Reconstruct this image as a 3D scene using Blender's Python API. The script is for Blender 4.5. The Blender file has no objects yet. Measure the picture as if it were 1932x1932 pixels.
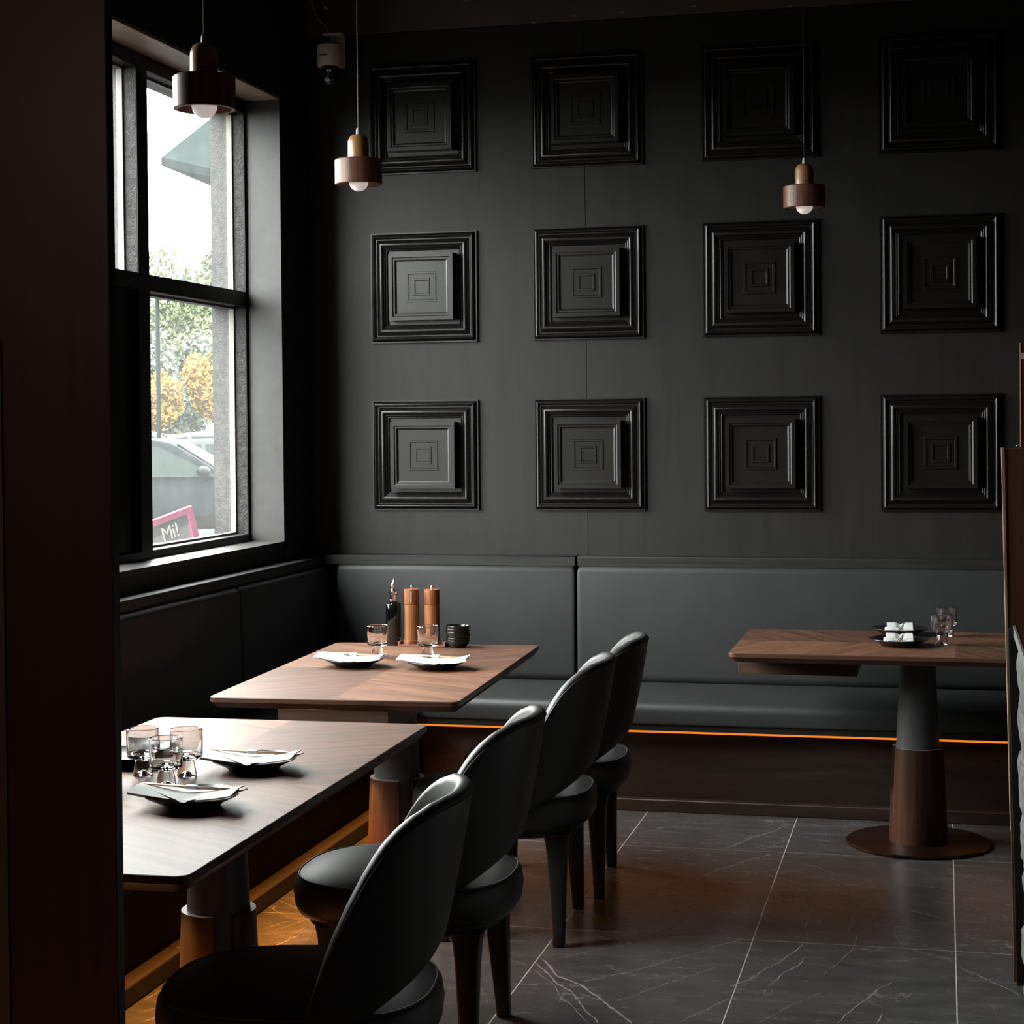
import bpy, bmesh, math, random
from mathutils import Vector, Matrix, noise

random.seed(7)
S = bpy.context.scene
COL = S.collection

# ------------------------------------------------------------------ camera
cam_data = bpy.data.cameras.new('camera')
cam = bpy.data.objects.new('camera', cam_data)
COL.objects.link(cam)
cam_data.sensor_width = 36.0
cam_data.sensor_fit = 'HORIZONTAL'
cam_data.lens = 63.755
cam_data.shift_y = -0.05292
cam_data.clip_start = 0.05
cam_data.clip_end = 600
Rm = Matrix(((0.972926, 0.004608, 0.231073), (0.230929, 0.021111, -0.972742), (-0.009361, 0.999767, 0.019475)))
cam.matrix_world = Matrix.Translation((0, 0, 1.59)) @ Rm.to_4x4()
S.camera = cam

# ------------------------------------------------------------------ sky, exposure
S.view_settings.view_transform = 'Standard'
S.view_settings.look = 'None'
S.view_settings.exposure = 0.0
S.view_settings.gamma = 1.0
S.view_settings.use_curve_mapping = False
SKY = 58.0
world = bpy.data.worlds.new('overcast_sky')
S.world = world
world.use_nodes = True
wn = world.node_tree
wn.nodes.clear()
wo = wn.nodes.new('ShaderNodeOutputWorld')
wb = wn.nodes.new('ShaderNodeBackground')
wt = wn.nodes.new('ShaderNodeTexCoord')
ws = wn.nodes.new('ShaderNodeSeparateXYZ')
wr = wn.nodes.new('ShaderNodeValToRGB')
wn.links.new(wt.outputs['Generated'], ws.inputs[0])
wn.links.new(ws.outputs['Z'], wr.inputs[0])
wr.color_ramp.elements[0].position = 0.0
wr.color_ramp.elements[0].color = (0.345, 0.345, 0.335, 1)
wr.color_ramp.elements[1].position = 1.0
wr.color_ramp.elements[1].color = (1.0, 1.0, 0.97, 1)
wn.links.new(wr.outputs[0], wb.inputs['Color'])
wb.inputs['Strength'].default_value = SKY
wn.links.new(wb.outputs[0], wo.inputs[0])
try:
    S.cycles.max_bounces = 10
    S.cycles.diffuse_bounces = 5
    S.cycles.glossy_bounces = 5
    S.cycles.transmission_bounces = 10
    S.cycles.transparent_max_bounces = 16
    S.cycles.sample_clamp_indirect = 6.0
    S.cycles.caustics_reflective = False
    S.cycles.caustics_refractive = False
    S.cycles.use_denoising = True
except Exception:
    pass

# window portals: they give off nothing, they only guide sampling of the sky
def portal(loc, sy, sz):
    l = bpy.data.lights.new('window_portal', 'AREA')
    l.shape = 'RECTANGLE'
    l.size = sz
    l.size_y = sy
    l.cycles.is_portal = True
    o = bpy.data.objects.new('window_portal', l)
    COL.objects.link(o)
    o.location = loc
    o.rotation_euler = (0, math.radians(-90), 0)
portal((-3.07, 5.76, 2.03), 3.1, 1.9)

# added warm fill behind the viewer, no real fixture; lifts the dark screen
def fill_light(loc, size, power):
    l = bpy.data.lights.new('warm_fill', 'AREA')
    l.shape = 'DISK'
    l.size = size
    l.energy = power
    l.color = (1.0, 0.74, 0.62)
    o = bpy.data.objects.new('warm_fill', l)
    COL.objects.link(o)
    o.location = loc
    o.rotation_euler = (math.radians(25), 0, 0)
fill_light((-2.35, -0.6, 2.6), 0.5, 7.0)

# LED strips under the banquette lips (their light; the strip bodies come with the banquettes)
def led_light(name, loc, length, power, rot):
    l = bpy.data.lights.new(name, 'AREA')
    l.shape = 'RECTANGLE'
    l.size = length
    l.size_y = 0.012
    l.energy = power
    l.color = (1.0, 0.36, 0.06)
    l.spread = math.radians(120)
    o = bpy.data.objects.new(name, l)
    COL.objects.link(o)
    o.location = loc
    o.rotation_euler = rot
led_light('led_light_left', (-2.18, 4.3, 0.326), 5.6, 50.0, (math.radians(-38), 0, math.radians(90)))
led_light('led_light_back', (0.4, 7.305, 0.328), 4.9, 0.55, (math.radians(-30), 0, 0))


# ------------------------------------------------------------------ material helpers
def mat(name, color=(0.5, 0.5, 0.5), rough=0.5, metal=0.0, ior=1.45, spec=0.5, emit=None, emit_s=0.0, coat=0.0, coat_r=0.1):
    m = bpy.data.materials.new(name)
    m.use_nodes = True
    p = m.node_tree.nodes['Principled BSDF']
    p.inputs['Base Color'].default_value = (*color, 1)
    p.inputs['Roughness'].default_value = rough
    p.inputs['Metallic'].default_value = metal
    p.inputs['IOR'].default_value = ior
    p.inputs['Specular IOR Level'].default_value = spec
    p.inputs['Coat Weight'].default_value = coat
    p.inputs['Coat Roughness'].default_value = coat_r
    if emit:
        p.inputs['Emission Color'].default_value = (*emit, 1)
        p.inputs['Emission Strength'].default_value = emit_s
    return m

def nd(m, t, **kw):
    n = m.node_tree.nodes.new(t)
    for k, v in kw.items():
        setattr(n, k, v)
    return n

def lk(m, a, b):
    m.node_tree.links.new(a, b)

def ramp(m, src, stops):
    r = nd(m, 'ShaderNodeValToRGB')
    e = r.color_ramp.elements
    while len(e) < len(stops):
        e.new(0.5)
    for i, (p, c) in enumerate(stops):
        e[i].position = p
        e[i].color = (*c, 1)
    lk(m, src, r.inputs[0])
    return r

def bump(m, src, strength, dist=0.002):
    b = nd(m, 'ShaderNodeBump')
    b.inputs['Strength'].default_value = strength
    b.inputs['Distance'].default_value = dist
    lk(m, src, b.inputs['Height'])
    lk(m, b.outputs[0], m.node_tree.nodes['Principled BSDF'].inputs['Normal'])
    return b

def wood(name, c1, c2, rough=0.4, scale=(2, 30, 30), rot=(0, 0, 0), bumps=0.25, spec=0.5, coord='Object', rand=True, coat=0.0, ior=1.45):
    """stretched noise grain running along local X unless the scale says otherwise"""
    m = mat(name, c1, rough, spec=spec, coat=coat, ior=ior)
    p = m.node_tree.nodes['Principled BSDF']
    tc = nd(m, 'ShaderNodeTexCoord')
    mp = nd(m, 'ShaderNodeMapping')
    mp.inputs['Scale'].default_value = scale
    mp.inputs['Rotation'].default_value = rot
    src = tc.outputs[coord]
    if rand:
        oi = nd(m, 'ShaderNodeObjectInfo')
        va = nd(m, 'ShaderNodeVectorMath', operation='ADD')
        mul = nd(m, 'ShaderNodeMath', operation='MULTIPLY')
        mul.inputs[1].default_value = 17.0
        lk(m, oi.outputs['Random'], mul.inputs[0])
        lk(m, src, va.inputs[0])
        lk(m, mul.outputs[0], va.inputs[1])
        src = va.outputs[0]
    lk(m, src, mp.inputs[0])
    n = nd(m, 'ShaderNodeTexNoise')
    n.inputs['Scale'].default_value = 1.0
    n.inputs['Detail'].default_value = 6
    n.inputs['Roughness'].default_value = 0.62
    n.inputs['Distortion'].default_value = 0.6
    lk(m, mp.outputs[0], n.inputs['Vector'])
    r = ramp(m, n.outputs[0], [(0.32, c1), (0.68, c2)])
    lk(m, r.outputs[0], p.inputs['Base Color'])
    if bumps:
        bump(m, n.outputs[0], bumps, 0.001)
    return m

def noisy(name, c1, c2, rough, scale=8, bumps=0.0, bscale=60, bd=0.002, spec=0.5, detail=5, coord='Object', metal=0.0):
    m = mat(name, c1, rough, spec=spec, metal=metal)
    p = m.node_tree.nodes['Principled BSDF']
    tc = nd(m, 'ShaderNodeTexCoord')
    n = nd(m, 'ShaderNodeTexNoise')
    n.inputs['Scale'].default_value = scale
    n.inputs['Detail'].default_value = detail
    lk(m, tc.outputs[coord], n.inputs['Vector'])
    r = ramp(m, n.outputs[0], [(0.35, c1), (0.65, c2)])
    lk(m, r.outputs[0], p.inputs['Base Color'])
    if bumps:
        n2 = nd(m, 'ShaderNodeTexNoise')
        n2.inputs['Scale'].default_value = bscale
        n2.inputs['Detail'].default_value = 3
        lk(m, tc.outputs[coord], n2.inputs['Vector'])
        bump(m, n2.outputs[0], bumps, bd)
    return m

# veneer table top: four quarters with mirrored diagonal grain
def veneer_top():
    m = mat('walnut_veneer', (0.1, 0.05, 0.03), 0.50, spec=1.0)
    p = m.node_tree.nodes['Principled BSDF']
    tc = nd(m, 'ShaderNodeTexCoord')
    sp = nd(m, 'ShaderNodeSeparateXYZ')
    lk(m, tc.outputs['Object'], sp.inputs[0])
    ax = nd(m, 'ShaderNodeMath', operation='ABSOLUTE')
    ay = nd(m, 'ShaderNodeMath', operation='ABSOLUTE')
    lk(m, sp.outputs[0], ax.inputs[0])
    lk(m, sp.outputs[1], ay.inputs[0])
    sx = nd(m, 'ShaderNodeMath', operation='SIGN')
    sy = nd(m, 'ShaderNodeMath', operation='SIGN')
    lk(m, sp.outputs[0], sx.inputs[0])
    lk(m, sp.outputs[1], sy.inputs[0])
    q = nd(m, 'ShaderNodeMath', operation='MULTIPLY')
    lk(m, sx.outputs[0], q.inputs[0])
    lk(m, sy.outputs[0], q.inputs[1])
    cb = nd(m, 'ShaderNodeCombineXYZ')
    lk(m, ax.outputs[0], cb.inputs[0])
    lk(m, ay.outputs[0], cb.inputs[1])
    oi = nd(m, 'ShaderNodeObjectInfo')
    z = nd(m, 'ShaderNodeMath', operation='MULTIPLY_ADD')
    z.inputs[1].default_value = 0.35
    lk(m, q.outputs[0], z.inputs[0])
    lk(m, oi.outputs['Random'], z.inputs[2])
    lk(m, z.outputs[0], cb.inputs[2])
    r1 = nd(m, 'ShaderNodeVectorRotate', rotation_type='Z_AXIS')
    r1.inputs['Angle'].default_value = math.radians(-62)
    lk(m, cb.outputs[0], r1.inputs['Vector'])
    mp = nd(m, 'ShaderNodeMapping')
    mp.inputs['Scale'].default_value = (3.0, 42, 5)
    lk(m, r1.outputs[0], mp.inputs[0])
    n = nd(m, 'ShaderNodeTexNoise')
    n.inputs['Scale'].default_value = 1.0
    n.inputs['Detail'].default_value = 7
    n.inputs['Roughness'].default_value = 0.6
    n.inputs['Distortion'].default_value = 0.5
    lk(m, mp.outputs[0], n.inputs['Vector'])
    a = nd(m, 'ShaderNodeMath', operation='MULTIPLY_ADD')
    a.inputs[1].default_value = 0.085
    lk(m, q.outputs[0], a.inputs[0])
    lk(m, n.outputs[0], a.inputs[2])
    r = ramp(m, a.outputs[0], [(0.30, (0.048, 0.017, 0.008)), (0.5, (0.112, 0.043, 0.019)), (0.72, (0.195, 0.084, 0.040))])
    lk(m, r.outputs[0], p.inputs['Base Color'])
    # open pores
    mp2 = nd(m, 'ShaderNodeMapping')
    mp2.inputs['Scale'].default_value = (28, 420, 5)
    lk(m, r1.outputs[0], mp2.inputs[0])
    n2 = nd(m, 'ShaderNodeTexNoise')
    n2.inputs['Scale'].default_value = 1.0
    n2.inputs['Detail'].default_value = 2
    lk(m, mp2.outputs[0], n2.inputs['Vector'])
    r2 = ramp(m, n2.outputs[0], [(0.30, (0, 0, 0)), (0.42, (1, 1, 1))])
    bump(m, r2.outputs[0], 0.35, 0.0006)
    return m

M = {}
M['veneer'] = veneer_top()
M['table_edge'] = wood('walnut_edge', (0.05, 0.022, 0.014), (0.10, 0.046, 0.028), 0.42, (2.5, 2.5, 60))
M['walnut_upright'] = wood('walnut_upright', (0.026, 0.010, 0.006), (0.080, 0.032, 0.020), 0.42, (45, 45, 1.2))
M['walnut_box'] = wood('walnut_box', (0.055, 0.030, 0.020), (0.11, 0.062, 0.040), 0.45, (3, 3, 60))
M['wall_paint'] = wood('charcoal_veneer_wall', (0.0115, 0.0105, 0.0090), (0.0185, 0.0170, 0.0145), 0.48, (16, 16, 1.6), bumps=0.25, spec=0.42, rand=True)
M['upper_paint'] = noisy('brown_black_paint', (0.075, 0.055, 0.046), (0.090, 0.068, 0.057), 0.55, 6, 0.2, 30)
M['panel_paint'] = wood('satin_black_moulding', (0.0055, 0.0048, 0.0038), (0.0085, 0.0075, 0.006), 0.31, (9, 9, 9), bumps=0.20, spec=0.62)
M['black_paint'] = wood('black_painted_wood', (0.012, 0.012, 0.012), (0.018, 0.018, 0.018), 0.38, (12, 12, 2), bumps=0.3)
M['left_paint'] = noisy('matt_black_wall', (0.010, 0.010, 0.010), (0.014, 0.014, 0.014), 0.6, 6, 0.2, 30)
M['rail_wood'] = wood('dark_oak_rail', (0.006, 0.0055, 0.005), (0.022, 0.021, 0.019), 0.5, (3, 20, 60), bumps=0.3)
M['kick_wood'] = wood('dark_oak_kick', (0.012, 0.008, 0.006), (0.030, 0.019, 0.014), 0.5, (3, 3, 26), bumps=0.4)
M['head_bounce'] = wood('beige_bounce_head', (0.22, 0.155, 0.11), (0.34, 0.25, 0.185), 0.45, (20, 2, 10), bumps=0.3)  # beige head lining; ground-bounce brightness is put into its colour
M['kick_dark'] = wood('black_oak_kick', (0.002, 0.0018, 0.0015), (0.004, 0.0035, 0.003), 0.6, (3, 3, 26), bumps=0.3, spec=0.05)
M['reveal_wood'] = wood('painted_reveal', (0.017, 0.016, 0.014), (0.028, 0.026, 0.023), 0.42, (10, 10, 10), bumps=0.35)
M['leather'] = noisy('charcoal_leather', (0.0200, 0.0220, 0.0225), (0.0250, 0.0272, 0.0280), 0.50, 5, 0.12, 260, 0.0006)
M['chair_leather'] = noisy('grey_leather', (0.029, 0.029, 0.028), (0.034, 0.034, 0.033), 0.46, 5, 0.10, 260, 0.0006)
M['chair_wood'] = mat('black_stained_wood', (0.008, 0.008, 0.008), 0.45)
M['piping'] = mat('leather_piping', (0.045, 0.046, 0.046), 0.45)
M['column_wood'] = wood('dark_mahogany_face', (0.085, 0.027, 0.018), (0.12, 0.039, 0.026), 0.4, (22, 22, 0.8), bumps=0.15)
M['column_edge'] = mat('black_edge', (0.006, 0.005, 0.005), 0.5)
M['pale_edge'] = wood('pale_edge_band', (0.36, 0.24, 0.16), (0.46, 0.32, 0.22), 0.5, (30, 30, 1.5))
M['tan_edge'] = wood('tan_edge_band', (0.16, 0.10, 0.06), (0.2, 0.13, 0.08), 0.5, (30, 30, 1.5))
M['frame_black'] = mat('black_aluminium', (0.004, 0.004, 0.004), 0.35, spec=0.3)
M['frame_grey'] = noisy('grey_gasket', (0.008, 0.0078, 0.0072), (0.030, 0.028, 0.026), 0.5, 40, 0.8, 120, 0.003, spec=0.25)
M['frame_pale'] = mat('pale_glazing_bead', (0.20, 0.185, 0.165), 0.4)
M['grout'] = noisy('pale_grout', (0.40, 0.36, 0.33), (0.48, 0.44, 0.41), 0.7, 20)
M['pole_grey'] = noisy('grey_lacquer', (0.085, 0.090, 0.094), (0.092, 0.097, 0.10), 0.38, 4)
M['bronze'] = noisy('brushed_bronze', (0.045, 0.020, 0.012), (0.06, 0.028, 0.017), 0.30, 60, metal=0.8)
M['pink_lip'] = mat('sleeve_top_lip', (0.30, 0.22, 0.20), 0.35)
M['oak_light'] = wood('warm_light_wood', (0.30, 0.145, 0.058), (0.50, 0.27, 0.12), 0.38, (60, 60, 2.5), coat=0.3)
M['walnut_lamp'] = wood('walnut_drum', (0.11, 0.045, 0.025), (0.26, 0.115, 0.066), 0.42, (70, 70, 3.0))
M['lamp_cord'] = mat('pale_cord', (0.45, 0.42, 0.38), 0.6)
M['dark_cord'] = mat('dark_cord', (0.05, 0.045, 0.04), 0.6)
M['ferrule'] = mat('white_ferrule', (0.75, 0.70, 0.66), 0.4)
M['bulb'] = mat('opal_bulb', (0.86, 0.80, 0.77), 0.25, emit=(1, 0.86, 0.80), emit_s=0.40)
M['ceramic'] = mat('black_stoneware', (0.008, 0.008, 0.008), 0.22, spec=0.6)
M['napkin'] = noisy('white_linen', (0.76, 0.76, 0.77), (0.82, 0.82, 0.83), 0.85, 20, 0.1, 300, 0.0003)
M['chopstick'] = mat('bare_wood_chopstick', (0.62, 0.42, 0.28), 0.5)
M['paper'] = mat('white_paper', (0.82, 0.82, 0.83), 0.7)
M['red_print'] = mat('crimson_print', (0.50, 0.05, 0.07), 0.6)
M['twine'] = mat('brown_twine', (0.16, 0.12, 0.09), 0.8)
M['bottle_black'] = mat('black_glass_bottle', (0.003, 0.003, 0.003), 0.08, spec=0.7)
M['chrome'] = mat('polished_steel', (0.8, 0.8, 0.8), 0.15, metal=1.0)
M['mill_top'] = wood('mill_top_wood', (0.13, 0.036, 0.012), (0.30, 0.105, 0.038), 0.36, (50, 50, 7), bumps=0.1)
M['mill_body'] = wood('mill_body_wood', (0.15, 0.047, 0.017), (0.36, 0.155, 0.062), 0.36, (60, 60, 3), bumps=0.1)
M['brass'] = mat('brass_knob', (0.75, 0.55, 0.38), 0.3, metal=0.9)
M['tray_wood'] = wood('tray_wood', (0.20, 0.09, 0.06), (0.30, 0.14, 0.09), 0.45, (4, 30, 30))
M['plastic_white'] = mat('off_white_plastic', (0.42, 0.36, 0.30), 0.5)
M['dark_plastic'] = mat('dark_plastic', (0.01, 0.01, 0.01), 0.25)
M['led_dim'] = mat('dim_indicator', (0.1, 0.1, 0.1), 0.4, emit=(0.8, 0.8, 0.85), emit_s=0.10)
M['rock'] = noisy('split_grey_rock', (0.060, 0.063, 0.064), (0.125, 0.130, 0.130), 0.9, 26, 0.8, 70, 0.006)
M['counter_top'] = wood('dark_red_counter', (0.030, 0.010, 0.008), (0.050, 0.017, 0.013), 0.3, (8, 2, 8))
M['trim_metal'] = mat('brushed_trim', (0.30, 0.30, 0.30), 0.35, metal=0.6)
M['partition_wood'] = wood('partition_veneer', (0.075, 0.028, 0.014), (0.13, 0.055, 0.028), 0.5, (18, 18, 1.5))
M['menu_red'] = noisy('crimson_menu_board', (0.40, 0.012, 0.035), (0.50, 0.02, 0.05), 0.5, 8)
M['menu_edge'] = mat('pale_menu_edge', (0.55, 0.36, 0.30), 0.6)
M['led'] = mat('amber_led_strip', (0.1, 0.04, 0.01), 0.5, emit=(1.0, 0.25, 0.018), emit_s=1.0)
M['scratch'] = mat('pale_scratch', (0.30, 0.28, 0.25), 0.6)
# outdoors
M['asphalt'] = noisy('grey_asphalt', (0.0125, 0.013, 0.013), (0.017, 0.0175, 0.0175), 0.9, 3, coord='Object', spec=0.02)
M['outer_rock'] = noisy('outer_stone', (0.020, 0.019, 0.018), (0.045, 0.040, 0.036), 0.9, 12, 1.0, 60, 0.01, spec=0.02)
M['suv_paint'] = mat('dark_green_grey_paint', (0.0045, 0.006, 0.0068), 0.4, spec=0.03)
M['suv_glass'] = mat('tinted_glass', (0.011, 0.0155, 0.014), 0.3, spec=0.03)
M['suv_seat'] = mat('dark_seat', (0.004, 0.005, 0.005), 0.7, spec=0.0)
M['black_rubber'] = mat('black_rubber', (0.003, 0.003, 0.003), 0.6, spec=0.02)
M['car_white'] = mat('white_paint', (0.034, 0.036, 0.036), 0.4, spec=0.04)
M['car_silver'] = mat('silver_paint', (0.022, 0.024, 0.025), 0.4, spec=0.04)
M['foliage_green'] = noisy('pale_green_leaves', (0.045, 0.055, 0.030), (0.062, 0.070, 0.045), 0.9, 2, spec=0.0)
M['foliage_orange'] = noisy('orange_leaves', (0.105, 0.062, 0.018), (0.13, 0.082, 0.028), 0.9, 2, spec=0.0)
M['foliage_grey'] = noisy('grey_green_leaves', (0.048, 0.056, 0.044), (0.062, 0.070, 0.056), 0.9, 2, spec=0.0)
M['bark'] = mat('pale_bark', (0.018, 0.015, 0.012), 0.9, spec=0.0)
M['grass'] = noisy('lawn', (0.026, 0.032, 0.016), (0.036, 0.042, 0.022), 0.9, 3, spec=0.0)
M['umbrella'] = noisy('grey_green_canvas', (0.0075, 0.0105, 0.0105), (0.0095, 0.013, 0.013), 0.9, 6, coord='Object', spec=0.0)
M['pole_metal'] = mat('steel_pole', (0.016, 0.019, 0.019), 0.6, spec=0.02)
M['sign_pink'] = mat('pink_frame', (0.55, 0.07, 0.19), 0.6, spec=0.1)
M['sign_board'] = noisy('weathered_board', (0.34, 0.30, 0.29), (0.46, 0.41, 0.40), 0.8, 14, spec=0.1)
M['sign_band'] = mat('slate_band', (0.15, 0.15, 0.15), 0.8, spec=0.1)
M['sign_letter'] = mat('white_letter', (0.80, 0.76, 0.74), 0.6, spec=0.1)
M['pumpkin'] = noisy('pumpkin_orange', (0.20, 0.06, 0.018), (0.26, 0.09, 0.027), 0.6, 6, spec=0.1)
M['yellow_leaf'] = mat('yellow_petal', (0.14, 0.09, 0.01), 0.6, spec=0.1)

# mouthpiece for clear glass (tableware)
def glass_mat():
    m = mat('clear_glass', (1, 1, 1), 0.0, ior=1.47)
    m.node_tree.nodes['Principled BSDF'].inputs['Transmission Weight'].default_value = 1.0
    return m
M['glass'] = glass_mat()

def pane_mat():
    m = bpy.data.materials.new('window_glass')
    m.use_nodes = True
    t = m.node_tree
    t.nodes.clear()
    o = t.nodes.new('ShaderNodeOutputMaterial')
    tr = t.nodes.new('ShaderNodeBsdfTransparent')
    tr.inputs[0].default_value = (0.93, 0.95, 0.945, 1)
    gl = t.nodes.new('ShaderNodeBsdfGlossy')
    gl.inputs['Roughness'].default_value = 0.03
    tl = t.nodes.new('ShaderNodeBsdfTranslucent')
    tl.inputs[0].default_value = (0.9, 0.95, 0.95, 1)
    fw_ = t.nodes.new('ShaderNodeLayerWeight')
    fp = t.nodes.new('ShaderNodeMath')
    fp.operation = 'POWER'
    fp.inputs[1].default_value = 5.0
    t.links.new(fw_.outputs['Facing'], fp.inputs[0])
    fr = t.nodes.new('ShaderNodeMapRange')
    fr.inputs['To Min'].default_value = 0.04
    fr.inputs['To Max'].default_value = 0.8
    t.links.new(fp.outputs[0], fr.inputs[0])
    mx = t.nodes.new('ShaderNodeMixShader')
    mx2 = t.nodes.new('ShaderNodeMixShader')
    n = t.nodes.new('ShaderNodeTexNoise')
    n.inputs['Scale'].default_value = 9
    n.inputs['Detail'].default_value = 8
    r = t.nodes.new('ShaderNodeMapRange')
    r.inputs['From Min'].default_value = 0.3
    r.inputs['From Max'].default_value = 0.8
    r.inputs['To Min'].default_value = 0.007
    r.inputs['To Max'].default_value = 0.013
    t.links.new(n.outputs[0], r.inputs[0])
    t.links.new(r.outputs[0], mx2.inputs[0])
    t.links.new(fr.outputs[0], mx.inputs[0])
    t.links.new(tr.outputs[0], mx.inputs[1])
    t.links.new(gl.outputs[0], mx.inputs[2])
    t.links.new(mx.outputs[0], mx2.inputs[1])
    t.links.new(tl.outputs[0], mx2.inputs[2])
    t.links.new(mx2.outputs[0], o.inputs[0])
    return m
M['pane'] = pane_mat()

def tile_mat():
    m = mat('charcoal_stone_tile', (0.05, 0.05, 0.052), 0.30, spec=0.5)
    p = m.node_tree.nodes['Principled BSDF']
    tc = nd(m, 'ShaderNodeTexCoord')
    oi = nd(m, 'ShaderNodeObjectInfo')
    mul = nd(m, 'ShaderNodeMath', operation='MULTIPLY')
    mul.inputs[1].default_value = 31.0
    lk(m, oi.outputs['Random'], mul.inputs[0])
    va = nd(m, 'ShaderNodeVectorMath', operation='ADD')
    lk(m, tc.outputs['Object'], va.inputs[0])
    lk(m, mul.outputs[0], va.inputs[1])
    mp = nd(m, 'ShaderNodeMapping')
    mp.inputs['Scale'].default_value = (5, 16, 8)
    lk(m, va.outputs[0], mp.inputs[0])
    n = nd(m, 'ShaderNodeTexNoise')
    n.inputs['Scale'].default_value = 1.3
    n.inputs['Detail'].default_value = 9
    n.inputs['Roughness'].default_value = 0.68
    lk(m, mp.outputs[0], n.inputs['Vector'])
    base = ramp(m, n.outputs[0], [(0.3, (0.040, 0.040, 0.042)), (0.7, (0.082, 0.080, 0.082))])
    # hairline veins: thin iso-lines of a distorted noise
    v = nd(m, 'ShaderNodeTexNoise')
    v.inputs['Scale'].default_value = 1.7
    v.inputs['Detail'].default_value = 3
    v.inputs['Distortion'].default_value = 0.6
    mp2 = nd(m, 'ShaderNodeMapping')
    mp2.inputs['Scale'].default_value = (1.6, 1.0, 1)
    mp2.inputs['Rotation'].default_value = (0, 0, math.radians(35))
    lk(m, va.outputs[0], mp2.inputs[0])
    lk(m, mp2.outputs[0], v.inputs['Vector'])
    s = nd(m, 'ShaderNodeMath', operation='SUBTRACT')
    s.inputs[1].default_value = 0.5
    lk(m, v.outputs[0], s.inputs[0])
    ab = nd(m, 'ShaderNodeMath', operation='ABSOLUTE')
    lk(m, s.outputs[0], ab.inputs[0])
    vr = ramp(m, ab.outputs[0], [(0.0, (1, 1, 1)), (0.0035, (0, 0, 0))])
    m2 = nd(m, 'ShaderNodeMath', operation='MULTIPLY')
    lk(m, vr.outputs[0], m2.inputs[0])
    mr = nd(m, 'ShaderNodeMapRange')
    mr.inputs['From Min'].default_value = 0.45
    mr.inputs['From Max'].default_value = 0.7
    mr.inputs['To Min'].default_value = 0.0
    mr.inputs['To Max'].default_value = 0.7
    lk(m, n.outputs[0], mr.inputs[0])
    lk(m, mr.outputs[0], m2.inputs[1])
    mix = nd(m, 'ShaderNodeMix', data_type='RGBA')
    lk(m, m2.outputs[0], mix.inputs[0])
    lk(m, base.outputs[0], mix.inputs[6])
    mix.inputs[7].default_value = (0.30, 0.29, 0.28, 1)
    lk(m, mix.outputs[2], p.inputs['Base Color'])
    bump(m, n.outputs[0], 0.12, 0.001)
    rr = nd(m, 'ShaderNodeMapRange')
    rr.inputs['To Min'].default_value = 0.18
    rr.inputs['To Max'].default_value = 0.34
    lk(m, n.outputs[0], rr.inputs[0])
    lk(m, rr.outputs[0], p.inputs['Roughness'])
    return m
M['tile'] = tile_mat()
M['vein'] = noisy('white_marble_vein', (0.15, 0.145, 0.14), (0.34, 0.33, 0.32), 0.35, 40)


# ------------------------------------------------------------------ mesh helpers
def finish(bm, name, material, parent=None, smooth=False, loc=None, auto=None, bevel=0.0, bseg=2):
    if bevel > 0:
        bmesh.ops.bevel(bm, geom=bm.edges[:] , offset=bevel, segments=bseg, profile=0.5, affect='EDGES', clamp_overlap=True)
    bmesh.ops.recalc_face_normals(bm, faces=bm.faces[:])
    me = bpy.data.meshes.new(name)
    bm.to_mesh(me)
    bm.free()
    if isinstance(material, (list, tuple)):
        for x in material:
            me.materials.append(x)
    elif material:
        me.materials.append(material)
    if smooth or auto:
        for p in me.polygons:
            p.use_smooth = True
    if auto:
        me.set_sharp_from_angle(angle=math.radians(auto))
    o = bpy.data.objects.new(name, me)
    COL.objects.link(o)
    if parent:
        o.parent = parent
    if loc:
        o.location = loc
    return o

def tag(o, label=None, cat=None, group=None, kind=None):
    if label: o['label'] = label
    if cat: o['category'] = cat
    if group: o['group'] = group
    if kind: o['kind'] = kind
    return o

def thing(name, label, cat, loc=(0, 0, 0), rz=0.0, group=None):
    o = bpy.data.objects.new(name, None)
    COL.objects.link(o)
    o.location = loc
    o.rotation_euler = (0, 0, rz)
    o.empty_display_size = 0.05
    return tag(o, label, cat, group)

def dup(root, loc=None, rz=None, label=None, group=None, scale=None):
    def cp(o, par):
        c = o.copy()
        COL.objects.link(c)
        if par:
            c.parent = par
            c.matrix_parent_inverse = o.matrix_parent_inverse.copy()
        for ch in kids.get(o.name, []):
            cp(ch, c)
        return c
    kids = {}
    stack = [root]
    while stack:
        x = stack.pop()
        kids[x.name] = list(x.children)
        stack += kids[x.name]
    c = cp(root, None)
    if loc: c.location = loc
    if rz is not None: c.rotation_euler = (0, 0, rz)
    if label: c['label'] = label
    if group: c['group'] = group
    if scale: c.scale = scale
    return c

def box(bm, x0, x1, y0, y1, z0, z1, mi=0):
    v = [bm.verts.new(p) for p in ((x0, y0, z0), (x1, y0, z0), (x1, y1, z0), (x0, y1, z0), (x0, y0, z1), (x1, y0, z1), (x1, y1, z1), (x0, y1, z1))]
    for f in ((3, 2, 1, 0), (4, 5, 6, 7), (0, 1, 5, 4), (1, 2, 6, 5), (2, 3, 7, 6), (3, 0, 4, 7)):
        bm.faces.new([v[i] for i in f]).material_index = mi
    return v

def B(name, x0, x1, y0, y1, z0, z1, m, parent=None, bevel=0.0, bseg=2, loc=None, auto=None):
    bm = bmesh.new()
    box(bm, x0, x1, y0, y1, z0, z1)
    return finish(bm, name, m, parent, bevel=bevel, bseg=bseg, loc=loc, auto=(40 if bevel else None))

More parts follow.
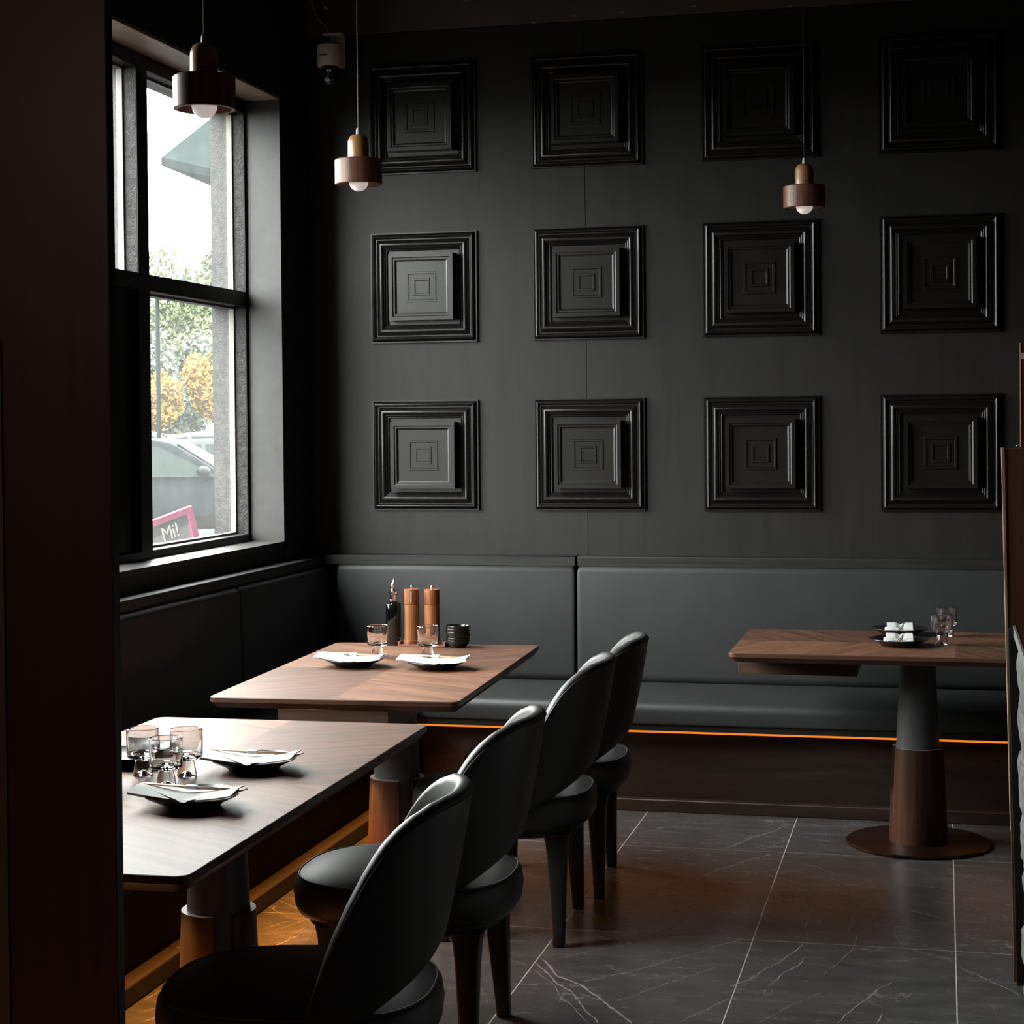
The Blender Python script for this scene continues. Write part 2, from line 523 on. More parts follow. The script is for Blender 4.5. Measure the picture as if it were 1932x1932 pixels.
def lathe(bm, prof, seg=40, cx=0, cy=0, closed=False, z0=0, a0=0, a1=math.tau):
    full = abs(a1 - a0 - math.tau) < 1e-6
    n = seg if full else seg + 1
    rings = []
    for r, z in prof:
        if r < 1e-6:
            rings.append([bm.verts.new((cx, cy, z + z0))] * n)
        else:
            rings.append([bm.verts.new((cx + r * math.cos(a0 + (a1 - a0) * i / seg), cy + r * math.sin(a0 + (a1 - a0) * i / seg), z + z0)) for i in range(n)])
    pairs = list(zip(rings, rings[1:]))
    if closed:
        pairs.append((rings[-1], rings[0]))
    for a, b in pairs:
        for i in range(seg):
            j = (i + 1) % n
            vs = []
            for v in (a[i], a[j], b[j], b[i]):
                if v not in vs:
                    vs.append(v)
            if len(vs) > 2:
                try:
                    bm.faces.new(vs)
                except ValueError:
                    pass
    return rings

def L(name, prof, m, parent=None, seg=40, auto=35, closed=False, loc=None):
    bm = bmesh.new()
    lathe(bm, prof, seg, closed=closed)
    return finish(bm, name, m, parent, auto=auto, loc=loc)

def tube(bm, pts, r, seg=8, cap=True):
    pts = [Vector(p) for p in pts]
    rings = []
    for i, p in enumerate(pts):
        d = (pts[min(i + 1, len(pts) - 1)] - pts[max(i - 1, 0)]).normalized()
        u = d.orthogonal().normalized() if i == 0 else (pu - d * pu.dot(d)).normalized()
        pu = u
        w = d.cross(u)
        rr = r[i] if isinstance(r, (list, tuple)) else r
        rings.append([bm.verts.new(p + (u * math.cos(math.tau * k / seg) + w * math.sin(math.tau * k / seg)) * rr) for k in range(seg)])
    for a, b in zip(rings, rings[1:]):
        for k in range(seg):
            bm.faces.new((a[k], a[(k + 1) % seg], b[(k + 1) % seg], b[k]))
    if cap:
        bm.faces.new(rings[0])
        bm.faces.new(rings[-1][::-1])
    return rings

def T(name, pts, r, m, parent=None, seg=8):
    bm = bmesh.new()
    tube(bm, pts, r, seg)
    return finish(bm, name, m, parent, smooth=True)

def prism(name, poly, z0, z1, m, parent=None, bevel=0.0, axis='z', smooth=None):
    """extrude a polygon; axis z: poly in xy; axis y: poly in xz; axis x: poly in yz"""
    bm = bmesh.new()
    def P(p, h):
        return {'z': (p[0], p[1], h), 'y': (p[0], h, p[1]), 'x': (h, p[0], p[1])}[axis]
    a = [bm.verts.new(P(p, z0)) for p in poly]
    b = [bm.verts.new(P(p, z1)) for p in poly]
    bm.faces.new(a[::-1])
    bm.faces.new(b)
    n = len(poly)
    for i in range(n):
        bm.faces.new((a[i], a[(i + 1) % n], b[(i + 1) % n], b[i]))
    return finish(bm, name, m, parent, bevel=bevel, auto=(40 if bevel else smooth))

def rrect(w, d, r, n=5):
    pts = []
    for cx, cy, a in ((w / 2 - r, d / 2 - r, 0), (-w / 2 + r, d / 2 - r, 90), (-w / 2 + r, -d / 2 + r, 180), (w / 2 - r, -d / 2 + r, 270)):
        for i in range(n + 1):
            t = math.radians(a + 90 * i / n)
            pts.append((cx + r * math.cos(t), cy + r * math.sin(t)))
    return pts

def stack_loops(name, loops, m, parent=None, auto=30, loc=None, cap=True):
    bm = bmesh.new()
    rings = [[bm.verts.new(p) for p in l] for l in loops]
    n = len(loops[0])
    for a, b in zip(rings, rings[1:]):
        for i in range(n):
            bm.faces.new((a[i], a[(i + 1) % n], b[(i + 1) % n], b[i]))
    if cap:
        bm.faces.new(rings[0][::-1])
        bm.faces.new(rings[-1])
    return finish(bm, name, m, parent, auto=auto, loc=loc)

def superell(a, b, n, e=2.6):
    out = []
    for i in range(n):
        t = math.tau * i / n
        c, s = math.cos(t), math.sin(t)
        out.append((a * math.copysign(abs(c) ** (2 / e), c), b * math.copysign(abs(s) ** (2 / e), s)))
    return out


# ------------------------------------------------------------------ room shell
WX, WY, CZ = -2.75, 7.702, 4.0       # left wall face, back wall face, ceiling
RX, FY = 5.0, -3.2                   # right and front limits of the room

fl = B('floor', -3.1, RX + 0.1, FY - 0.1, WY + 0.2, -0.12, -0.0008, M['grout'])
tag(fl, 'charcoal stone tile floor with white veins and pale joints', kind='structure')
xs = [-0.573 - 0.603 * i for i in range(4)][::-1] + [0.03 + 0.603 * i for i in range(9)]
ys = [7.84 - 1.15 * i for i in range(10)]
tile_mesh = {}
for i in range(len(xs) - 1):
    for j in range(len(ys) - 1):
        x0, x1, y1, y0 = xs[i], xs[i + 1], ys[j], ys[j + 1]
        if j == 0:
            y1 = WY - 0.003
        key = (round(x1 - x0, 3), round(y1 - y0, 3))
        if key not in tile_mesh:
            t = B('tile', -key[0] / 2 + 0.0022, key[0] / 2 - 0.0022, -key[1] / 2 + 0.0022, key[1] / 2 - 0.0022, -0.003, 0.0, M['tile'])
            tile_mesh[key] = t.data
        else:
            t = bpy.data.objects.new('tile', tile_mesh[key])
            COL.objects.link(t)
        t.location = ((x0 + x1) / 2, (y0 + y1) / 2, random.uniform(-0.0003, 0.0))
        t.parent = fl

VEINS = [(6,[[-1.164,5.213],[-1.078,5.06],[-1.001,4.998],[-0.914,4.867],[-0.809,4.696]]),(4,[[-1.172,5.19],[-1.069,4.997],[-1.022,4.943],[-0.922,4.747],[-0.894,4.678]]),(2.5,[[-1.002,5.018],[-0.846,5.201],[-0.709,5.383],[-0.603,5.543]]),(1.5,[[-1.131,5.212],[-0.99,5.369],[-0.84,5.541]]),(1.5,[[-0.877,4.874],[-0.785,5.017],[-0.71,5.149],[-0.651,5.249]]),(1.2,[[-0.796,5.086],[-0.701,5.258]]),(1.6,[[-0.684,4.74],[-0.618,4.857],[-0.573,4.981]]),(3,[[-0.582,5.059],[-0.525,5.187],[-0.461,5.349],[-0.43,5.469],[-0.418,5.53]]),(2.5,[[-0.485,5.091],[-0.449,5.215],[-0.417,5.303],[-0.407,5.388]]),(1.5,[[-0.341,5.224],[-0.295,5.383],[-0.269,5.502],[-0.261,5.667]]),(1.5,[[-0.477,4.772],[-0.397,4.95],[-0.339,5.071]]),(2.5,[[-0.286,4.805],[-0.229,4.961],[-0.183,5.128],[-0.147,5.199]]),(3,[[-0.183,4.826],[-0.158,4.917]]),(2.5,[[0.035,5.382],[0.088,5.312],[0.146,5.234],[0.202,5.146]]),(1.5,[[-0.57,6.314],[-0.45,6.223],[-0.354,6.15],[-0.215,6.071],[-0.081,5.944],[0.026,5.867]]),(1.3,[[-0.572,6.555],[-0.471,6.513],[-0.367,6.393],[-0.224,6.325],[0.024,6.262]]),(1.5,[[-0.566,6.977],[-0.479,6.924],[-0.341,6.815]]),(2.5,[[-0.789,6.719],[-0.706,6.903],[-0.577,7.179]]),(2,[[-0.656,6.71],[-0.577,6.915]]),(3,[[-0.832,6.262],[-0.771,6.392],[-0.698,6.53],[-0.612,6.666]]),(1.3,[[-1.166,6.744],[-1.041,6.678],[-0.872,6.645]]),(1.2,[[-1.202,6.83],[-1.069,7.0],[-0.931,7.101],[-0.828,7.247]]),(2,[[-1.312,6.516],[-1.231,6.664]]),(1.5,[[-0.981,6.043],[-0.912,6.15],[-0.846,6.298]]),(1.4,[[0.04,5.968],[0.199,5.909]]),(1.4,[[0.043,6.359],[0.206,6.226]]),(1.4,[[-0.116,5.533],[-0.035,5.492],[0.028,5.443]]),(1.2,[[-0.413,5.576],[-0.427,5.776],[-0.426,5.942]]),(1.2,[[-1.322,5.258],[-1.254,5.187],[-1.178,5.125]]),(1.5,[[-1.154,5.111],[-1.02,4.857],[-0.915,4.674]]),(1.3,[[-0.285,5.678],[-0.287,5.804],[-0.282,5.87]]),(1.3,[[-0.117,5.562],[-0.143,5.646],[-0.154,5.767]]),(2,[[-2.169,5.683],[-2.035,5.584]]),(1.5,[[-2.167,5.595],[-2.087,5.533]]),(1.5,[[-2.16,5.515],[-2.028,5.526]]),(1.5,[[-2.09,5.36],[-2.065,5.421],[-2.022,5.509]]),(1.6,[[-2.067,5.303],[-2.027,5.394],[-1.997,5.507]]),(2,[[-2.003,5.278],[-1.986,5.312],[-1.97,5.398]]),(3,[[-2.006,5.143],[-1.983,5.193],[-1.97,5.268],[-1.95,5.296]]),(2,[[-2.126,4.513],[-2.082,4.593]]),(3,[[-2.162,4.613],[-2.143,4.73],[-2.132,4.81]]),(2,[[-2.088,4.432],[-2.06,4.506]])]
bm = bmesh.new()
for w, pts in VEINS:
    P = [Vector((x, y)) for x, y in pts]
    Q = []
    for a, b in zip(P, P[1:]):
        n = max(2, int((b - a).length / 0.02))
        for k in range(n):
            Q.append(a.lerp(b, k / n))
    Q.append(P[-1])
    prev = None
    for k, q in enumerate(Q):
        d = (Q[min(k + 1, len(Q) - 1)] - Q[max(k - 1, 0)]).normalized()
        nrm = Vector((-d.y, d.x))
        wob = noise.noise(Vector((q.x * 9, q.y * 9, w))) * 0.012 + noise.noise(Vector((q.x * 40, q.y * 40, w))) * 0.004
        ww = w * 0.00062 * (0.6 + 1.2 * abs(noise.noise(Vector((q.x * 22, q.y * 22, 3 + w)))) + 0.5 * (w > 2.2) * abs(noise.noise(Vector((q.x * 70, q.y * 70, 9)))))
        if k in (0, len(Q) - 1):
            ww *= 0.2
        c = q + nrm * wob
        e1 = bm.verts.new((c.x + nrm.x * ww, c.y + nrm.y * ww, 0.00025))
        e2 = bm.verts.new((c.x - nrm.x * ww, c.y - nrm.y * ww, 0.00025))
        if prev:
            bm.faces.new((prev[0], e1, e2, prev[1]))
        prev = (e1, e2)
tag(finish(bm, 'marble_vein', M['vein'], fl), kind='stuff')

def structure(o, label):
    return tag(o, label, kind='structure')

structure(B('ceiling', -3.1, RX + 0.1, FY - 0.1, WY + 0.2, CZ, CZ + 0.12, M['left_paint']), 'dark open ceiling above the dining room')
wr_ = structure(B('wall_right', RX, RX + 0.12, FY - 0.1, WY + 0.2, 0, CZ, M['upper_paint']), 'dark far right wall')
wf = structure(B('wall_front', -3.1, RX + 0.1, FY - 0.12, FY, 0, CZ, M['upper_paint']), 'dark wall behind the viewer')

wb_ = B('wall_back', -3.06, RX + 0.1, WY + 0.012, WY + 0.2, 0, CZ, M['left_paint'])
structure(wb_, 'charcoal veneered back wall with twelve square panels')
seams = [WX + 0.001, -1.495, 0.945, 3.385, RX]
for a, b in zip(seams, seams[1:]):
    B('veneer_panel', a + 0.0012, b - 0.0012, WY, WY + 0.012, 0.02, 3.312, M['wall_paint'], wb_)
bm = bmesh.new()
vs = [(WX + 0.002, 3.316), (RX, 3.316), (RX, CZ - 0.002), (WX + 0.002, CZ - 0.002)]
box(bm, WX + 0.002, RX, WY - 0.004, WY + 0.012, 3.316, CZ - 0.002)
finish(bm, 'upper_band', M['upper_paint'], wb_)
# small flaws left on the upper band by the joiners
bm = bmesh.new()
for pts in ([(-2.03, 3.43), (-1.95, 3.45), (-1.83, 3.48)], [(-1.74, 3.455), (-1.66, 3.47), (-1.58, 3.49)]):
    tube(bm, [(x, WY - 0.005, z) for x, z in pts], 0.0012, 5)
for x, z in ((-1.54, 3.335), (-1.33, 3.338), (-1.02, 3.345), (-0.62, 3.32), (-1.72, 3.318)):
    box(bm, x - 0.004, x + 0.012, WY - 0.006, WY - 0.004, z, z + 0.004)
finish(bm, 'scratch', M['scratch'], wb_)

# left wall with two window openings
WIN = [(4.19, 7.325)]
Z0, Z1 = 1.090, 2.977
XO = -3.06
wl = thing('wall_left', None, None)
tag(wl, 'black left wall with deep window openings', kind='structure')
segs = [(FY, WIN[0][0] - 0.012), (WIN[0][1] + 0.012, WY + 0.012)]
for a, b in segs:
    B('pier', XO, WX, a, b, 0, CZ, M['left_paint'], wl)
for a, b in WIN:
    B('sill_wall', XO, WX, a, b, 0, Z0 - 0.02, M['left_paint'], wl)
    B('lintel', XO, WX, a, b, Z1 + 0.012, CZ, M['left_paint'], wl)

def window(n, ya, yb, label, mull, stile=None):
    w = thing('window_%d' % n, None, None)
    tag(w, label, kind='structure')
    XF = -2.90
    # painted timber lining of the reveal
    B('sill_board', -2.90, WX + 0.004, ya, yb, Z0 - 0.02, Z0, M['reveal_wood'], w)
    B('head_lining', -2.90, WX + 0.004, ya, yb, Z1, Z1 + 0.012, M['head_bounce'], w)
    B('jamb_lining', -2.90, WX + 0.004, yb, yb + 0.012, Z0, Z1, M['reveal_wood'], w)
    B('jamb_lining', -2.90, WX + 0.004, ya - 0.012, ya, Z0, Z1, M['reveal_wood'], w)
    # aluminium frame: outer members, mullions, transoms
    D0, D1 = -3.055, XF
    f = B('window_frame', D0, D1, ya, yb, Z0, Z0 + 0.030, M['frame_black'], w)
    B('window_frame', D0, D1, ya, yb, Z1 - 0.052, Z1, M['frame_black'], w)
    B('window_frame', D0, D1, ya, ya + 0.035, Z0 + 0.030, Z1 - 0.052, M['frame_black'], w)
    B('window_frame', D0, D1, yb - 0.022, yb, Z0 + 0.030, Z1 - 0.052, M['frame_black'], w)
    edges = [ya + 0.035]
    for m_ in sorted(mull):
        B('mullion', D0, D1, m_ - 0.05, m_ + 0.045, Z0 + 0.030, Z1 - 0.052, M['frame_black'], w)
        edges += [m_ - 0.05, m_ + 0.045]
    edges.append(yb - 0.022)
    for k in range(0, len(edges), 2):
        a, b = edges[k], edges[k + 1]
        B('transom', D0, D1, a, b, 2.098, 2.158, M['frame_black'], w)
        for (c, d) in ((Z0 + 0.030, 2.098), (2.158, Z1 - 0.052)):
            if stile and k == stile[0] and c < 2:
                B('window_stile', -2.985, -2.93, b - stile[1], b, c, d, M['frame_black'], w)
                b2 = b - stile[1]
            else:
                b2 = b
            # pale glazing beads round the pane
            bm = bmesh.new()
            t = 0.011
            xb0, xb1 = -2.975, -2.952
            box(bm, xb0, xb1, a, b2, c, c + t)
            box(bm, xb0, xb1, a, b2, d - t, d)
            box(bm, xb0, xb1, a, a + t, c + t, d - t)
            box(bm, xb0, xb1, b2 - t, b2, c + t, d - t)
            finish(bm, 'glazing_bead', M['frame_pale'], w)
            bm = bmesh.new()
            t2 = 0.006
            for (q0, q1, tt) in ((-2.951, -2.903, 0.0015), (-3.05, -2.978, 0.0015)):
                box(bm, q0, q1, a, b2, c, c + tt)
                box(bm, q0, q1, a, b2, d - tt, d)
                box(bm, q0, q1, a, a + tt, c + tt, d - tt)
                box(bm, q0, q1, b2 - tt, b2, c + tt, d - tt)
            finish(bm, 'frame_lining', M['frame_grey'], w)
            B('window_pane', -2.972, -2.968, a + 0.002, b2 - 0.002, c + 0.002, d - 0.002, M['pane'], w)
    return w
window(1, WIN[0][0], WIN[0][1], 'tall black framed window with view of cars and autumn trees', [5.24, 6.29], (2, 0.20))


# ------------------------------------------------------------------ foreground partition of dark wood on the left
pc = thing('wooden_screen', 'tall dark mahogany screen panel filling the left edge of the photo', 'screen', (0, 0, 0))
B('screen_panel', -2.08, -1.2065, 2.49, 2.512, 0, CZ, M['column_wood'], pc)
B('edge_strip', -1.2065, -1.205, 2.4905, 2.512, 0, CZ, M['column_edge'], pc)
B('tan_strip', -1.41, -1.3825, 2.486, 2.490, 0, 1.72, M['tan_edge'], pc)


# ------------------------------------------------------------------ wall panels
def square_lathe(bm, prof, mi=0):
    """prof: list of (half side, height toward the room); rings in the XZ plane, height along -Y"""
    rings = []
    for h, d in prof:
        rings.append([bm.verts.new((sx * h, -d, sz * h)) for sx, sz in ((-1, -1), (1, -1), (1, 1), (-1, 1))])
    for a, b in zip(rings, rings[1:]):
        for k in range(4):
            bm.faces.new((a[k], a[(k + 1) % 4], b[(k + 1) % 4], b[k]))
    return rings

def arc(h0, d0, h1, d1, bulge, n=7):
    out = []
    for i in range(1, n):
        t = i / n
        out.append((h0 + (h1 - h0) * t, d0 + (d1 - d0) * t + bulge * math.sin(math.pi * t)))
    return out

H = 0.2425
def make_wall_panel():
    t = thing('wall_panel', 'x', 'wall panel')
    p = [(H, 0.0), (H, 0.014), (H - 0.006, 0.014), (H - 0.007, 0.009)]
    p += arc(H - 0.007, 0.010, H - 0.028, 0.019, 0.015) + [(H - 0.028, 0.019), (H - 0.032, 0.019), (H - 0.033, 0.015)]
    p += arc(H - 0.033, 0.012, H - 0.063, 0.026, 0.012, 9) + [(H - 0.063, 0.020)]
    p += arc(H - 0.063, 0.018, H - 0.071, 0.018, 0.005, 6) + [(H - 0.071, 0.017)]
    p += arc(H - 0.071, 0.013, H - 0.080, 0.012, 0.005, 6) + [(H - 0.080, 0.004), (H - 0.12, 0.004)]
    bm = bmesh.new()
    square_lathe(bm, p)
    finish(bm, 'moulded_frame', M['panel_paint'], t, auto=24)
    h = 0.146
    p = [(h, 0.002), (h, 0.062), (h - 0.016, 0.062), (h - 0.016, 0.057), (h - 0.020, 0.055), (h - 0.0265, 0.055), (h - 0.0275, 0.048), (h - 0.034, 0.046), (h - 0.034, 0.046), (0.06, 0.046)]
    bm = bmesh.new()
    r = square_lathe(bm, p)
    bm.faces.new(r[-1])
    finish(bm, 'raised_block', M['panel_paint'], t)
    p = [(0.067, 0.046), (0.0655, 0.0515), (0.0575, 0.0515), (0.055, 0.0475), (0.038, 0.0475), (0.0365, 0.0525), (0.029, 0.0525), (0.0265, 0.0485)]
    bm = bmesh.new()
    r = square_lathe(bm, p)
    bm.faces.new(r[-1])
    finish(bm, 'centre_square', M['panel_paint'], t)
    return t

PX = [-2.4644, -1.7284, -0.9896, -0.2530]
PZ = [3.1755, 2.4332, 1.6942]
colw = ['leftmost', 'second from left', 'third from left', 'rightmost']
roww = ['top', 'middle', 'bottom']
p0 = None
for r in range(3):
    for c in range(4):
        lab = '%s square moulded black panel in the %s row on back wall' % (colw[c], roww[r])
        loc = (PX[c] + 0.245, WY, PZ[r] - 0.245)
        if p0 is None:
            p0 = make_wall_panel()
            o = p0
            o['label'] = lab
        else:
            o = dup(p0, label=lab)
        o.location = loc
        o['group'] = 'square moulded panels on the back wall'


# ------------------------------------------------------------------ banquettes
def cushion(name, prof, a0, a1, axis, m, parent, r=0.02):
    """profile (depth, z) swept along axis 'x' or 'y' between a0 and a1, ends rounded"""
    loops = []
    c = (sum(p[0] for p in prof) / len(prof), sum(p[1] for p in prof) / len(prof))
    ks = [(0, 0.0), (0.15, 0.5), (0.4, 0.8), (1, 1.0)]
    st = [(a0 + r * k, s) for k, s in ks] + [(a1 - r * k, s) for k, s in ks[::-1]]
    for a, s in st:
        lp = []
        for d, z in prof:
            v = Vector((d - c[0], z - c[1]))
            ln = v.length
            v = v * (max(ln - r * (1 - s), 0.001) / ln)
            q = (c[0] + v.x, c[1] + v.y)
            lp.append((a, q[0], q[1]) if axis == 'x' else (q[0], a, q[1]))
        loops.append(lp)
    return stack_loops(name, loops, m, parent, auto=50)

def rounded_profile(pts, r, n=5):
    out = []
    k = len(pts)
    for i in range(k):
        a, b, c = Vector(pts[i - 1]), Vector(pts[i]), Vector(pts[(i + 1) % k])
        rr = r[i] if isinstance(r, (list, tuple)) else r
        rr = min(rr, (a - b).length * 0.45, (c - b).length * 0.45)
        p, q = b + (a - b).normalized() * rr, b + (c - b).normalized() * rr
        for j in range(n + 1):
            t = j / n
            out.append(tuple((p * (1 - t) ** 2 + b * 2 * t * (1 - t) + q * t ** 2)))
    # subdivide long edges
    return out

bq = thing('banquette', 'long charcoal leather banquette along the back wall under the panels', 'banquette')
X0, X1 = -2.142, 2.6
back_prof = rounded_profile([(7.600, 0.470), (7.575, 0.50), (7.588, 0.975), (7.66, 0.975), (7.66, 0.47)], [0.01, 0.02, 0.028, 0.01, 0.01])
for a, b in ((-2.60, -1.533), (-1.521, X1)):
    cushion('back_cushion', back_prof, a, b, 'x', M['leather'], bq, 0.016)
seat_prof = rounded_profile([(7.235, 0.362), (7.228, 0.452), (7.59, 0.488), (7.62, 0.37)], [0.012, 0.075, 0.02, 0.01], 7)
cushion('seat_cushion', seat_prof, X0 + 0.005, X1, 'x', M['leather'], bq, 0.02)
for a, b in ((-2.66, -1.532), (-1.522, X1)):
    B('top_rail', a, b, 7.600, WY - 0.002, 0.972, 1.014, M['rail_wood'], bq, bevel=0.002, bseg=1)
    B('back_frame', a, b, 7.66, WY - 0.003, 0.36, 0.972, M['black_paint'], bq)
B('seat_base', X0, X1, 7.245, 7.66, 0.338, 0.364, M['black_paint'], bq)
B('kick_board', X0, X1, 7.335, 7.36, 0.0, 0.338, M['kick_wood'], bq)
B('plinth', X0, X1, 7.285, 7.335, 0.0, 0.050, M['kick_wood'], bq, bevel=0.003, bseg=1)
B('led_strip', X0, X1, 7.252, 7.260, 0.329, 0.338, M['led'], bq)

bl = thing('banquette', 'dark leather banquette along the window wall', 'banquette')
LY0 = 1.6
lprof = [(-(y) , z) for y, z in []]
back_l = rounded_profile([(-2.648, 0.470), (-2.623, 0.50), (-2.636, 0.965), (-2.70, 0.965), (-2.70, 0.47)], [0.01, 0.02, 0.028, 0.01, 0.01])
joints = [LY0, 3.6, 5.10, 6.545, 7.585]
for a, b in zip(joints, joints[1:]):
    cushion('back_cushion', back_l, a + 0.004, b - 0.004, 'y', M['leather'], bl, 0.016)
    B('top_rail', WX + 0.002, -2.665, a + 0.001, b - 0.001, 0.966, 1.006, M['rail_wood'], bl, bevel=0.002, bseg=1)
B('back_frame', WX + 0.002, -2.70, LY0, 7.60, 0.36, 0.966, M['black_paint'], bl)
seat_l = rounded_profile([(-2.150, 0.362), (-2.140, 0.452), (-2.625, 0.488), (-2.66, 0.37)], [0.012, 0.075, 0.02, 0.01], 7)
cushion('seat_cushion', seat_l, LY0, 7.575, 'y', M['leather'], bl, 0.02)
B('seat_base', -2.69, -2.158, LY0, 7.244, 0.338, 0.364, M['black_paint'], bl)
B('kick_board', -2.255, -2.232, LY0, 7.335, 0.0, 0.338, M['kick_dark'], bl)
for a, b in ((LY0, 4.93), (4.934, 7.285)):
    B('plinth', -2.232, -2.172, a, b, 0.0, 0.055, M['kick_wood'], bl, bevel=0.003, bseg=1)
B('led_strip', -2.174, -2.166, LY0, 7.24, 0.327, 0.338, M['led'], bl)


# ------------------------------------------------------------------ tables
def sleeve(parent, r0, r1, h, th, notch_half, notch_z, ang):
    """conical wooden sleeve round the pole with a U-shaped notch open at the top facing angle ang"""
    seg = 64
    def rad(z): return r0 + (r1 - r0) * z / h
    bm = bmesh.new()
    cols = []
    # notch profile: bottom height at angular offset a
    def zb(a):
        x = abs(a) * r1
        if x >= notch_half:
            return None
        rr = notch_half
        return notch_z + rr - math.sqrt(max(rr * rr - x * x, 0))
    angs = []
    an = notch_half / r1
    n1 = 56
    for i in range(n1 + 1):
        angs.append(an + (math.tau - 2 * an) * i / n1)
    # full-height body (outside the notch)
    for a in angs:
        c, s = math.cos(a + ang), math.sin(a + ang)
        cols.append([bm.verts.new((rr * c, rr * s, z)) for rr, z in ((rad(0), 0), (rad(h), h), (rad(h) - th, h), (rad(0) - th, 0))])
    for a, b in zip(cols, cols[1:]):
        for k in range(4):
            f = bm.faces.new((a[k], b[k], b[(k + 1) % 4], a[(k + 1) % 4]))
            f.material_index = 1 if k == 1 else 0
    # below the notch
    m_ = 12
    low = []
    for i in range(m_ + 1):
        a = -an + 2 * an * i / m_
        z = zb(a)
        if z is None:
            z = notch_z + notch_half
        c, s = math.cos(a + ang), math.sin(a + ang)
        low.append([bm.verts.new((rr * c, rr * s, zz)) for rr, zz in ((rad(0), 0), (rad(z), z), (rad(z) - th, z), (rad(0) - th, 0))])
    for a, b in zip(low, low[1:]):
        for k in range(4):
            bm.faces.new((a[k], b[k], b[(k + 1) % 4], a[(k + 1) % 4]))
    # close the vertical cheeks of the notch
    for cidx in (0, -1):
        bm.faces.new(cols[cidx])
    return finish(bm, 'wooden_sleeve', [M['walnut_upright'], M['pink_lip']], parent, auto=30)

def make_table(length, width, ped, boxlen, label, loc, rz, notch=0.0):
    """local: top centred on origin, long axis X, box at the -X end, pedestal at x = ped"""
    t = thing('dining_table', label, 'table', loc, rz, 'walnut pedestal dining tables')
    r = 0.028
    zs = [(0.014, 0.716, -0.016), (0.004, 0.7325, -0.003), (0, 0.7345, 0), (0, 0.7475, 0), (0, 0.7490, -0.001), (0, 0.75, -0.003)]
    loops = []
    for _, z, ins in zs:
        loops.append([(x, y, z) for x, y in rrect(length + 2 * ins, width + 2 * ins, r + ins * 0.3)])
    bm = bmesh.new()
    rings = [[bm.verts.new(p) for p in l] for l in loops]
    n = len(loops[0])
    for a, b in zip(rings, rings[1:]):
        for i in range(n):
            bm.faces.new((a[i], a[(i + 1) % n], b[(i + 1) % n], b[i])).material_index = 1
    bm.faces.new(rings[0][::-1]).material_index = 1
    bm.faces.new(rings[-1]).material_index = 0
    tt = finish(bm, 'tabletop', [M['veneer'], M['table_edge']], t, auto=25)
    for p_ in tt.data.polygons:
        if len(p_.vertices) > 4:
            p_.use_smooth = False
    x0 = -length / 2 + 0.014
    B('extension_box', x0, x0 + boxlen, -0.176, 0.176, 0.645, 0.716, M['walnut_box'], t, bevel=0.0015, bseg=1)
    p = [(0.0, 0.005), (0.092, 0.005), (0.080, 0.36), (0.064, 0.700), (0.064, 0.716), (0.0, 0.716)]
    o = L('pole', p, M['pole_grey'], t, 48, auto=40)
    o.location.x = ped
    s = sleeve(t, 0.108, 0.094, 0.352, 0.014, 0.026, 0.165, math.pi + math.radians(notch))
    s.location = (ped, 0, 0.012)
    d = L('base_plate', [(0, 0), (0.262, 0), (0.268, 0.004), (0.268, 0.008), (0.262, 0.012), (0, 0.012)], M['bronze'], t, 72, auto=30)
    d.location.x = ped
    return t

# right table: box toward the left end
make_table(1.60, 0.785, -0.136, 0.436, 'dark walnut table at the right in front of the back banquette', (0.041, 6.93, 0), 0, 12)
# window-side tables turned so that the box points to the viewer
make_table(1.40, 0.795, 0.08, 0.436, 'walnut table by the corner holding the mills and stacked bowls', (-1.848, 5.94, 0), math.radians(90 + 2.4), 34)
make_table(1.73, 0.810, 0.30, 0.436, 'brightly lit walnut table nearest the viewer beside the window', (-1.790, 3.985, 0), math.radians(90 + 0.85), 30)


